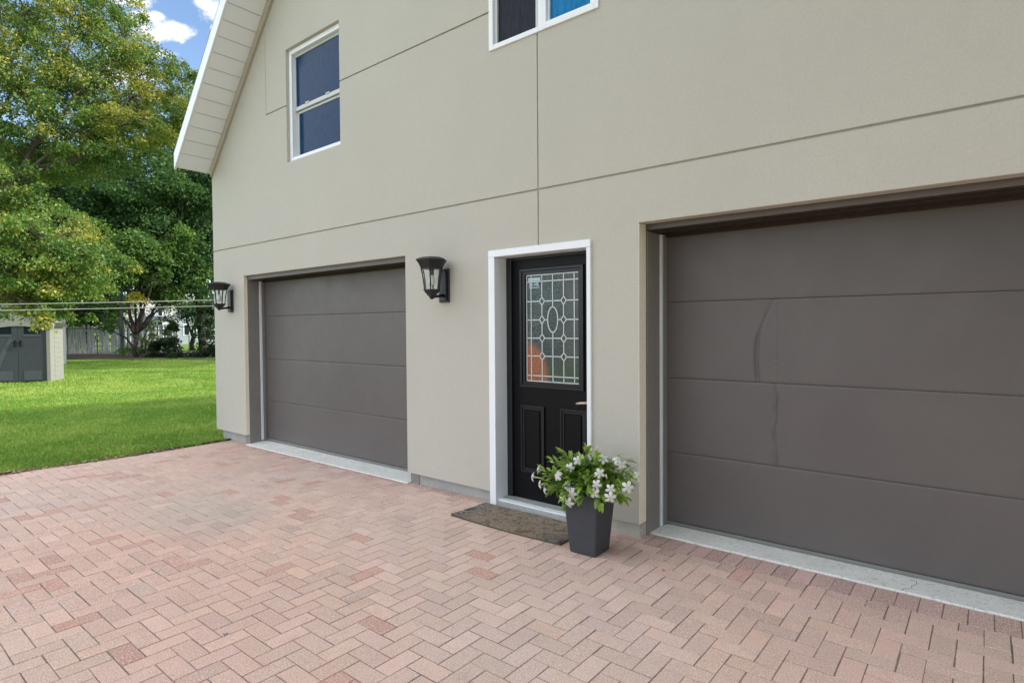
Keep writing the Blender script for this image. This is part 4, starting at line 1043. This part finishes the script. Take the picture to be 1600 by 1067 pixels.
# ------------------------------------------------------------------ trees
def crown_mesh(name, blobs, leaf, n_per, cols, parent, seed, droop=0.5, yellow=0.0, ycol=(0.56, 0.50, 0.11)):
    """blobs: (centre xyz, (rx,ry,rz), clusters, cluster radius, yellow bias); leaves spread in clumps through the volume"""
    g = np.random.default_rng(seed); Vs = []; Ts = []; cents = []
    for (c, r, nc, cr_, yb) in blobs:
        for k in range(nc):
            d = g.normal(0, 1, 3); d /= np.linalg.norm(d); rad = g.uniform(0.25, 1.0)**0.5
            p = np.array(c)+d*np.array(r)*rad; cents.append(p)
            n = int(n_per*g.uniform(0.55, 1.3)); R_ = cr_*g.uniform(0.6, 1.3)
            # clump: flattened, drooping sprays
            q_ = g.normal(0, 1, (n, 3)); q_ /= np.linalg.norm(q_, axis=1)[:, None]; q_ *= (g.uniform(0, 1, n)**0.45)[:, None]
            sx = g.uniform(0.8, 1.4); P = p+q_*np.array([R_*sx, R_*sx, R_*0.55]); P[:, 2] -= droop*R_*(q_[:, 0]**2+q_[:, 1]**2)*0.8
            a = g.uniform(0, 2*np.pi, n); tilt = g.normal(-0.5*droop, 0.55, n)
            D_ = np.stack([np.cos(a)*np.cos(tilt), np.sin(a)*np.cos(tilt), np.sin(tilt)], 1)
            nr = g.normal(0, 0.55, (n, 3))+np.array([0, 0, 0.9]); S = np.cross(D_, nr); S /= (np.linalg.norm(S, axis=1)[:, None]+1e-9)
            L_ = leaf*g.uniform(0.6, 1.35, n)[:, None]; Wd = L_*g.uniform(0.22, 0.38, n)[:, None]
            Vs.append(np.stack([P, P+D_*L_*0.45+S*Wd, P+D_*L_, P+D_*L_*0.45-S*Wd], 1).reshape(-1, 3))
            t = np.clip(g.normal(0.45, 0.22)+g.normal(0, 0.16, n), 0, 1)[:, None]
            col = np.array(cols[0])*(1-t)+np.array(cols[1])*t
            yc = g.uniform() < yellow+yb; yy = g.uniform(0, 1, n) < (0.42 if yc else (0.03+0.22*yb if yellow > 0 else 0.0))
            col[yy] = np.array(ycol)*g.uniform(0.6, 1.15, (int(yy.sum()), 1))
            if yc: col = col*0.75+np.array(ycol)*0.25
            Ts.append(np.repeat(col, 4, 0))
    V = np.concatenate(Vs); T = np.concatenate(Ts); F = np.arange(len(V)).reshape(-1, 4)
    return npmesh(name, V, F, LEAF, parent, tint=T), cents
def branches(name, base, fork, cents, r0, mat, parent, seed, frac=0.5, limbs=(), twig=0.02):
    g = random.Random(seed); m = MB()
    base = Vector([float(v) for v in base]); fork = Vector([float(v) for v in fork])
    pts = [base+(fork-base)*t+Vector((g.gauss(0, .06), g.gauss(0, .06), 0))*math.sin(math.pi*t) for t in np.linspace(0, 1, 6)]
    m.tube([base+Vector((0, 0, -0.2))]+pts, [r0*1.35]+[r0*(1.15-0.4*t) for t in np.linspace(0, 1, 6)], 10)
    hubs = []
    cs = [Vector([float(v) for v in c]) for c in cents]; g.shuffle(cs); cs = cs[:int(len(cs)*frac)]
    # primary limbs to spread-out targets
    prim = []
    for c in cs:
        if all((c-p).length > 2.2 for p in prim) and len(prim) < 9: prim.append(c)
    nodes = []
    for c in list(prim):
        a = fork.lerp(base, g.uniform(0, 0.25)); mid = a.lerp(c, 0.5)+Vector((g.gauss(0, .3), g.gauss(0, .3), g.uniform(.2, .8)))
        P = []
        for t in np.linspace(0, 1, 8):
            p = a*(1-t)**2+mid*2*t*(1-t)+c*t*t; p = p+Vector((g.gauss(0, .07), g.gauss(0, .07), g.gauss(0, .07)))*(1 if 0 < t < 1 else 0); P.append(p)
        rr = [r0*0.42*(1-t)**0.8+twig for t in np.linspace(0, 1, 8)]; m.tube(P, rr, 7); nodes += list(zip(P[2:], rr[2:]))
    for L_ in limbs:
        P = [Vector([float(v) for v in p]) for p, r in L_]; rr = [r for p, r in L_]
        P2, R2 = [], []
        for i in range(len(P)-1):
            for t in (0, 0.33, 0.66): P2.append(P[i].lerp(P[i+1], t)+Vector((g.gauss(0, .04), g.gauss(0, .04), g.gauss(0, .04)))); R2.append(rr[i]*(1-t)+rr[i+1]*t)
        P2.append(P[-1]); R2.append(rr[-1]); m.tube(P2, R2, 8); nodes += list(zip(P2, R2))
    for c in cs:
        if not nodes: break
        nd = min(nodes, key=lambda q_: (q_[0]-c).length); d = (nd[0]-c).length
        if d < 0.3: continue
        mid = nd[0].lerp(c, 0.5)+Vector((g.gauss(0, .1), g.gauss(0, .1), 0.12*d)); m.tube([nd[0], mid, c], [min(nd[1]*0.6, 0.05), 0.028, 0.010], 5, cap=False)
    return m.build(name, mat, parent, smooth=True, fix=False)
def B(u, v, dist, rpx, rpz, depth, nc, cr_, yb=0.0):
    k = dist/FPX*1.08; c = at(u, v, dist); return (c, (rpx*k, max(depth, rpx*k*0.6), rpz*k), nc, cr_, yb)

G1 = ((0.052, 0.118, 0.028), (0.21, 0.31, 0.07)); GDK = ((0.034, 0.086, 0.032), (0.125, 0.235, 0.075)); GMD = ((0.06, 0.13, 0.03), (0.17, 0.28, 0.07)); GBR = ((0.060, 0.145, 0.03), (0.22, 0.33, 0.07))
# A big ash-like tree on the left, yellowing at the top
bA = at(-70, 560, 24); fA = at(-95, 400, 24)
TA = thing('ash_tree', (bA[0], bA[1], LZ), 'tall loose tree with yellowing upper leaves leaning over the shed from the left', 'tree')
blA = [B(30, 60, 25, 120, 80, 3, 60, 0.75, 0.30), B(-110, 60, 25, 120, 130, 3, 40, 0.9, 0.2), B(150, 100, 26, 95, 70, 2.5, 52, 0.7, 0.12), B(60, -90, 26, 130, 80, 3, 34, 0.9, 0.2),
       B(205, 160, 25, 75, 45, 2, 32, 0.6, 0.35), B(255, 125, 27, 38, 40, 1.5, 15, 0.5, 0.3), B(50, 180, 25, 120, 70, 2.5, 56, 0.75, 0.10), B(195, 205, 23, 62, 22, 1.5, 22, 0.5, 0.6),
       B(130, 10, 27, 70, 60, 2, 24, 0.6, 0.15), B(110, 230, 24, 90, 35, 2, 26, 0.65, 0.05), B(0, 285, 22.5, 45, 30, 1, 12, 0.6, 0.05), B(55, 315, 22.5, 40, 16, 1, 8, 0.5, 0.05), B(275, 175, 27, 35, 60, 1.5, 15, 0.55, 0.1)]
blA = [(c, r, int(n*2.1), q*0.62, y) for c, r, n, q, y in blA]
_, cA = crown_mesh('crown', blA, 0.090, 205, G1, TA, 21, 0.9, 0.02)
limA = [[(fA, 0.17), (at(26, 294, 23.5), 0.13), (at(44, 245, 23.5), 0.09), (at(62, 190, 24), 0.065), (at(95, 120, 25), 0.05), (at(110, 60, 25.5), 0.03)],
        [(at(26, 294, 23.5), 0.13), (at(58, 265, 23.3), 0.10), (at(100, 255, 23.2), 0.08), (at(140, 235, 23.5), 0.09), (at(165, 190, 24), 0.06), (at(205, 150, 25), 0.03)],
        [(fA, 0.17), (at(-60, 200, 24.5), 0.10), (at(5, 100, 25), 0.07), (at(40, 20, 25.5), 0.07)], [(at(62, 190, 24), 0.1), (at(20, 120, 24.5), 0.07), (at(-10, 40, 25), 0.04)]]
branches('trunk', (bA[0], bA[1], LZ), fA, cA, 0.18, BARK, TA, 3, 0.15, limA)
# A2 nearer bright bough hanging over the shed: its own smaller tree at the left
bA2 = at(-95, 600, 19); fA2 = at(-60, 400, 19)
TA2 = thing('ash_tree', (bA2[0], bA2[1], LZ), 'smaller bright green tree whose low boughs droop over the shed roof', 'tree')
blA2 = [B(35, 385, 19, 90, 38, 1.5, 46, 0.5, 0.12), B(75, 420, 18.6, 80, 36, 1.3, 44, 0.45, 0.20), B(60, 462, 18.2, 36, 18, 0.7, 14, 0.34, 0.40), B(62, 488, 17.6, 15, 12, 0.4, 4, 0.24, 0.5),
        B(105, 380, 19.5, 50, 26, 1, 20, 0.45, 0.05), B(150, 415, 19.5, 28, 25, 1, 11, 0.4, 0.1), B(116, 470, 19, 16, 24, .6, 7, 0.34, 0.05), B(-60, 400, 19, 80, 60, 2, 26, 0.6, 0.1), B(5, 350, 18, 40, 16, .6, 10, .4, 0.1), B(90, 340, 20, 60, 16, 1, 12, 0.4, 0.1)]
blA2 = [(c, r, int(n*1.7), q*0.7, y) for c, r, n, q, y in blA2]
_, cA2 = crown_mesh('crown', blA2, 0.075, 200, GBR, TA2, 22, 1.0, 0.02)
branches('trunk', (bA2[0], bA2[1], LZ), fA2, cA2, 0.08, BARKD, TA2, 4, 0.2, twig=0.010)
# B dark broad tree further back on the right
def tree(name, label, base_u, base_d, fork_uv, blobs, leaf, n_per, cols, seed, r0, bark, yel=0.0, droop=0.5, frac=0.4, fork_d=None):
    b = at(base_u, 555, base_d); f_ = at(fork_uv[0], fork_uv[1], fork_d or base_d)
    T_ = thing(name, (b[0], b[1], LZ), label, 'tree', 'trees behind the lawn')
    _, c = crown_mesh('crown', blobs, leaf, n_per, cols, T_, seed, droop, yel)
    branches('trunk', (b[0], b[1], LZ), f_, c, r0, bark, T_, seed, frac); return T_
tree('maple_tree', 'broad dark maple rising beside the left corner of the house', 318, 40, (305, 440),
     [B(300, 330, 40, 60, 60, 3.5, 60, 1.0), B(245, 300, 40, 55, 45, 3, 46, 0.95), B(310, 400, 39, 45, 40, 3, 40, 0.9), B(300, 235, 41, 42, 40, 3, 30, 0.9, .05), B(340, 300, 41, 60, 80, 3, 40, 1.0), B(325, 450, 39, 24, 20, 2, 14, 0.7), B(370, 220, 42, 70, 60, 3, 20, 1)],
     0.17, 330, GDK, 31, 0.2, BARKD)
tree('linden_tree', 'dense shadowy tree in the middle, behind the slim forked tree', 189, 43, (187, 430),
     [B(165, 300, 43, 75, 50, 3.5, 60, 1.0), B(120, 345, 43, 80, 45, 3.5, 60, 1.0), B(200, 360, 42, 60, 40, 3, 50, 0.9), B(150, 420, 43, 60, 32, 3, 36, 0.9), B(200, 245, 44, 60, 30, 3, 30, 1.0)],
     0.17, 330, GDK, 32, 0.09, BARKD)
tree('elm_tree', 'dark tree filling the left edge behind the shed', 30, 46, (30, 420),
     [B(20, 320, 46, 110, 60, 4, 70, 1.1), B(-60, 400, 46, 90, 70, 4, 40, 1.2), B(50, 400, 46, 80, 50, 3, 50, 1.0), B(60, 465, 45, 60, 25, 3, 26, 0.9), B(0, 260, 47, 120, 30, 3, 34, 1.1), B(0, 480, 47, 60, 40, 3, 26, 1.0)],
     0.18, 330, ((0.014, 0.040, 0.014), (0.045, 0.095, 0.026)), 33, 0.35, BARKD)
# slim forked tree at the fence
b = ground(213, 555); TC = thing('forked_tree', (b[0], b[1], LZ), 'slim dark tree forking above the board fence', 'tree', 'trees behind the lawn')
dC = float(np.linalg.norm((b-CAM)[:2])); dC = 38.0; b = at(213, 554, dC)
TC.location = (float(b[0]), float(b[1]), LZ)
blC = [B(215, 395, dC, 52, 32, 2, 40, 0.7), B(262, 420, dC-0.5, 48, 32, 2, 36, 0.65), B(165, 440, dC+.5, 34, 24, 2, 20, 0.65), B(290, 455, dC, 26, 18, 1.5, 12, 0.5), B(250, 372, dC, 40, 18, 2, 14, .7), B(240, 462, dC+1, 34, 9, 1, 14, 0.45)]
_, cC = crown_mesh('crown', blC, 0.16, 280, GMD, TC, 41, 0.6, 0.0)
limC = [[(at(211, 520, dC), 0.12), (at(204, 495, dC), 0.09), (at(200, 470, dC), 0.07), (at(196, 430, dC), 0.06)], [(at(211, 520, dC), 0.13), (at(222, 508, dC), 0.10), (at(236, 492, dC), 0.08), (at(252, 470, dC), 0.05), (at(275, 440, dC), 0.03)],
        [(at(214, 518, dC), 0.09), (at(220, 495, dC), 0.07), (at(221, 470, dC), 0.05), (at(225, 420, dC), 0.03)]]
branches('trunk', (b[0], b[1], LZ), at(211, 520, dC), cC, 0.12, BARKD, TC, 5, 0.10, limC)
yl = crown_mesh('yellow_leaf_clump', [B(211, 462, dC-.8, 2, 3, 0.1, 4, 0.42, 1.0)], 0.15, 80, ((0.40, 0.36, 0.02), (0.5, 0.42, 0.03)), TC, 44, 0.6)
# trees between fence and far houses, shrubs
def shrub(name, label, u, v, dist, blobs, cols, seed, leaf=0.13, n_per=220, stems=5):
    b = at(u, 556, dist); T_ = thing(name, (b[0], b[1], LZ), label, 'shrub', 'shrubs along the back of the lawn')
    _, c = crown_mesh('foliage', blobs, leaf, n_per, cols, T_, seed, 0.5)
    g = random.Random(seed); m = MB()
    for k in range(stems):
        cc = Vector([float(x) for x in g.choice(c)]); bb = Vector((float(b[0])+g.gauss(0, .5), float(b[1])+g.gauss(0, .3), LZ-.1)); mid = bb.lerp(cc, .55)+Vector((g.gauss(0, .2), g.gauss(0, .2), .2)); m.tube([bb, mid, cc], [0.07, 0.05, 0.015], 6, cap=False)
    m.build('stems', BARKD, T_, smooth=True, fix=False)
SD = ((0.014, 0.038, 0.012), (0.040, 0.085, 0.022))
shrub('shrub', 'dark round shrub right of the board fence', 250, 545, 38, [B(254, 543, 38, 11, 14, .8, 9, .4), B(243, 556, 37.5, 14, 10, .6, 8, .4)], SD, 51)
shrub('shrub', 'tall dark bush with arching stems near the house corner', 282, 540, 37, [B(270, 528, 37, 9, 22, .8, 7, .35), B(292, 556, 36.5, 26, 6, .8, 12, .36), B(268, 500, 37.5, 9, 14, .6, 4, .35)], SD, 52)
shrub('shrub', 'leafy dark bush half hidden by the house corner', 325, 540, 36, [B(325, 553, 36, 24, 9, .9, 16, .4), B(328, 505, 37, 12, 34, .8, 12, .4), B(350, 520, 36, 24, 40, .9, 18, .6)], SD, 53)
shrub('shrub', 'loose climbing bush on the middle of the board fence', 225, 545, 39.5, [B(226, 520, 39.5, 12, 22, .5, 7, .35), B(175, 510, 40, 18, 6, .5, 5, .3), B(205, 548, 39, 25, 5, .4, 6, .3)], GMD, 54, n_per=120)
tree('hazel_tree', 'mid green tree filling the gap above the left half of the fence', 140, 54, (140, 500),
     [B(140, 478, 54, 46, 24, 3, 34, 0.9), B(172, 480, 55, 20, 20, 2, 12, .8), B(110, 500, 54, 25, 14, 2, 10, .8), B(100, 440, 55, 60, 30, 3, 24, 1.0)], 0.2, 260, ((0.03, 0.07, 0.02), (0.085, 0.15, 0.04)), 61, 0.25, BARKD)
tree('thicket_tree', 'thin leafy tree screening the far bungalow', 300, 48, (300, 520),
     [B(280, 478, 48, 16, 10, 2, 5, .5), B(318, 480, 48, 26, 14, 2, 14, .6), B(338, 500, 48, 14, 30, 2, 10, .6)], 0.17, 230, GDK, 62, 0.14, BARKD)
bt_ = (4.9, -5.4); TR = thing('added_shade_tree', (bt_[0], bt_[1], 0), 'large dense unseen tree added at the right to shade the wall', 'tree')  # unseen tree added to darken the right end of the wall
_, cR = crown_mesh('crown', [((4.9, -5.4, 4.8), (2.5, 2.5, 4.2), 150, 1.0, 0), ((4.9, -5.4, 9.2), (2.2, 2.2, 2.6), 50, 1.0, 0), ((5.3, -4.9, 9.5), (2.8, 2.8, 3.2), 60, 1.1, 0)], 0.26, 200, GDK, TR, 71)
branches('trunk', (4.9, -5.4, 0), (4.9, -5.4, 3.5), cR, 0.3, BARKD, TR, 72, 0.2)
for i_, (hx, hy) in enumerate(((-16.6, 11.0), (-16.8, 14.3), (-16.5, 17.6), (-16.9, 21.0))):  # hidden trees placed to cast the shadow band on the back lawn
    TH = thing('added_lawn_shade_tree', (hx, hy, 0), ('hidden tall round tree added for lawn shade, nearest the back wall of the house', 'hidden tall round tree added for lawn shade, second from the back wall of the house', 'hidden tall round tree added for lawn shade, third from the back wall of the house', 'hidden tall round tree added for lawn shade, farthest from the back wall of the house')[i_], 'tree', 'trees hidden behind the house')
    _, cH = crown_mesh('crown', [((hx, hy, 12.0), (3.1, 3.1, 3.2), 64, 1.1, 0)], 0.34, 95, GDK, TH, 81+i_)
    branches('trunk', (hx, hy, 0), (hx, hy, 9.0), cH, 0.25, BARKD, TH, 91+i_, 0.2)
for i_, (hx, hy) in enumerate(((2.6, -10.5), (7.8, -9.5))):  # unseen trees added behind the camera to shade the right wall
    TH = thing('added_rear_shade_tree', (hx, hy, 0), ('unseen tall tree added for shade, nearest the driveway centre', 'unseen tall tree added for shade, far right corner of the driveway', 'unseen tree added for shade beside the right end wall')[i_], 'tree', 'unseen trees added to shade the wall')
    _, cH = crown_mesh('crown', [((hx, hy, 6.5), (2.6, 2.6, 4.6), 90, 1.2, 0)], 0.42, 90, GDK, TH, 101+i_)
    branches('trunk', (hx, hy, 0), (hx, hy, 3.0), cH, 0.25, BARKD, TH, 111+i_, 0.15)
# distant wood
def wood():
    g = np.random.default_rng(77); Vs = []; Ts = []
    for k in range(520):
        u = g.uniform(-220, 380); d = g.uniform(95, 125); 
        if 190 < u < 335:
            v = g.uniform(300, 440)
        else: v = g.uniform(300, 525)
        p = at(u, v, d); n = 150; q_ = g.normal(0, 1, (n, 3)); q_ /= np.linalg.norm(q_, axis=1)[:, None]; q_ *= (g.uniform(0, 1, n)**0.5)[:, None]
        P = p+q_*np.array([2.6, 2.6, 1.9]); D_ = g.normal(0, 1, (n, 3)); D_ /= np.linalg.norm(D_, axis=1)[:, None]; S = np.cross(D_, g.normal(0, 1, (n, 3))); S /= np.linalg.norm(S, axis=1)[:, None]
        L_ = g.uniform(0.35, 0.8, n)[:, None]; Vs.append(np.stack([P, P+D_*L_*.5+S*L_*.35, P+D_*L_, P+D_*L_*.5-S*L_*.35], 1).reshape(-1, 3))
        t = g.uniform(0, 1); c = np.array([0.02, 0.05, 0.018])*(1-t)+np.array([0.06, 0.11, 0.03])*t; Ts.append(np.tile(c, (n*4, 1)))
    V = np.concatenate(Vs); tag(npmesh('distant_wood', V, np.arange(len(V)).reshape(-1, 4), LEAF, tint=np.concatenate(Ts)), 'mass of dark woodland far behind the fence and houses', 'woodland', kind='stuff')
wood()

# ------------------------------------------------------------------ camera, light, sky
cam = bpy.data.cameras.new('camera'); co = bpy.data.objects.new('camera', cam); COL.objects.link(co); SC.camera = co
cam.sensor_fit = 'HORIZONTAL'; cam.sensor_width = 36.0; cam.lens = 36*FPX/1600; cam.clip_start = 0.05; cam.clip_end = 3000
Mc = Matrix(((RT[0], UP[0], -FW[0], CAM[0]), (RT[1], UP[1], -FW[1], CAM[1]), (RT[2], UP[2], -FW[2], CAM[2]), (0, 0, 0, 1))); co.matrix_world = Mc
SUN = Vector((0.62, 0.60, 0)).normalized(); EL = math.radians(31)
sd = Vector((SUN.x*math.cos(EL), SUN.y*math.cos(EL), math.sin(EL)))
sl = bpy.data.lights.new('sun', 'SUN'); sl.energy = 2.9; sl.angle = math.radians(2.5); sl.color = (1.0, 0.93, 0.82)
so_ = bpy.data.objects.new('sun', sl); COL.objects.link(so_); so_.rotation_euler = (-sd).to_track_quat('-Z', 'Y').to_euler(); so_.location = (10, 10, 20)
w = bpy.data.worlds.new('World'); SC.world = w; w.use_nodes = True; t = w.node_tree; t.nodes.clear()
def wn(ty, **k):
    x = t.nodes.new(ty)
    for a, b in k.items(): setattr(x, a, b)
    return x
out = wn('ShaderNodeOutputWorld'); bgk = wn('ShaderNodeBackground'); sky = wn('ShaderNodeTexSky', sky_type='NISHITA')
sky.sun_disc = False; sky.sun_elevation = EL; sky.sun_rotation = math.atan2(sd.x, sd.y); sky.air_density = 0.9; sky.dust_density = 0.15; sky.ozone_density = 1.5; sky.altitude = 100
tc = wn('ShaderNodeTexCoord')
def wm_(op, a, b=0.0):
    x = wn('ShaderNodeMath', operation=op)
    for i, v in ((0, a), (1, b)):
        if isinstance(v, bpy.types.NodeSocket): t.links.new(v, x.inputs[i])
        else: x.inputs[i].default_value = v
    return x.outputs[0]
def dot(vec):
    x = wn('ShaderNodeVectorMath', operation='DOT_PRODUCT'); t.links.new(tc.outputs['Generated'], x.inputs[0]); x.inputs[1].default_value = vec; return x.outputs['Value']
cd = ray(270, 30); cd = cd/np.linalg.norm(cd); rd = RT-cd*np.dot(RT, cd); rd /= np.linalg.norm(rd); ud = np.cross(rd, cd); 
dc = wm_('MAXIMUM', dot(tuple(cd)), 0.15); gxn = wm_('DIVIDE', dot(tuple(rd)), dc); gyn = wm_('DIVIDE', dot(tuple(ud)), dc)
cmb = wn('ShaderNodeCombineXYZ'); t.links.new(gxn, cmb.inputs[0]); t.links.new(gyn, cmb.inputs[1])
def wnoise(scale, det, sy=1.0, off=0.0):
    mp = wn('ShaderNodeMapping'); t.links.new(cmb.outputs[0], mp.inputs[0]); mp.inputs['Scale'].default_value = (1, sy, 1); mp.inputs['Location'].default_value = (off, off*0.7, 0)
    x = wn('ShaderNodeTexNoise'); x.inputs['Scale'].default_value = scale; x.inputs['Detail'].default_value = det; x.inputs['Roughness'].default_value = 0.6; t.links.new(mp.outputs[0], x.inputs['Vector']); return x.outputs['Fac']
warp = wm_('SUBTRACT', wnoise(26, 7, 1.3), 0.5)
def puff(u, v, ru, rv):
    d = ray(u, v); k = np.dot(d, cd); px_, py_ = np.dot(d, rd)/k, np.dot(d, ud)/k
    ax = wm_('DIVIDE', wm_('SUBTRACT', gxn, px_), ru/FPX*1.0); ay = wm_('DIVIDE', wm_('SUBTRACT', gyn, py_), rv/FPX*1.0)
    r = wm_('ADD', wm_('MULTIPLY', ax, ax), wm_('MULTIPLY', ay, ay)); return wm_('SUBTRACT', 1.0, r)
acc = None
for a in [(262, 52, 34, 14), (225, 42, 40, 18), (243, 28, 14, 8), (331, 10, 26, 20), (352, -20, 50, 30), (206, -4, 36, 12), (262, 84, 18, 6), (338, 44, 8, 5), (190, 120, 60, 16)]:
    p_ = puff(*a); acc = p_ if acc is None else wm_('MAXIMUM', acc, p_)
den = wm_('ADD', wm_('SUBTRACT', acc, 0.15), wm_('MULTIPLY', warp, 4.0))
gen = wm_('ADD', wm_('MULTIPLY', wm_('SUBTRACT', wnoise(1.6, 6, 1.0, 4.3), 0.42), 8.0), 0.0)  # clouds added out of view for whiter fill light
far_ = wm_('MULTIPLY', wm_('LESS_THAN', dot(tuple(cd)), 0.80), 1.0)
den = wm_('MAXIMUM', den, wm_('SUBTRACT', wm_('MULTIPLY', wm_('ADD', gen, 1.0), far_), 1.0))
rmp = wn('ShaderNodeMapRange', interpolation_type='SMOOTHSTEP'); t.links.new(den, rmp.inputs[0]); rmp.inputs[1].default_value = 0.0; rmp.inputs[2].default_value = 0.7
shade = wn('ShaderNodeMapRange'); t.links.new(wm_('ADD', den, wm_('MULTIPLY', wnoise(40, 5, 1, 9), 1.5)), shade.inputs[0]); shade.inputs[1].default_value = 0.3; shade.inputs[2].default_value = 2.2; shade.inputs[3].default_value = 0.0; shade.inputs[4].default_value = 1.0
CW = 8.6
mxc = wn('ShaderNodeMix', data_type='RGBA'); t.links.new(shade.outputs[0], mxc.inputs[0]); mxc.inputs[6].default_value = (CW*0.72, CW*0.78, CW*0.9, 1); mxc.inputs[7].default_value = (CW*1.0, CW*1.0, CW*1.02, 1)
vs_ = wn('ShaderNodeVectorMath', operation='SCALE'); t.links.new(mxc.outputs[2], vs_.inputs[0]); t.links.new(wm_('ADD', 0.52, wm_('MULTIPLY', far_, 0.48)), vs_.inputs['Scale'])
mxs = wn('ShaderNodeMix', data_type='RGBA'); t.links.new(rmp.outputs[0], mxs.inputs[0]); t.links.new(sky.outputs[0], mxs.inputs[6]); t.links.new(vs_.outputs[0], mxs.inputs[7])
t.links.new(mxs.outputs[2], bgk.inputs[0]); bgk.inputs[1].default_value = 0.15; t.links.new(bgk.outputs[0], out.inputs[0])
SC.view_settings.view_transform = 'Standard'; SC.view_settings.look = 'None'; SC.view_settings.exposure = 0.88; SC.view_settings.gamma = 1.0
SC.render.engine = 'CYCLES'
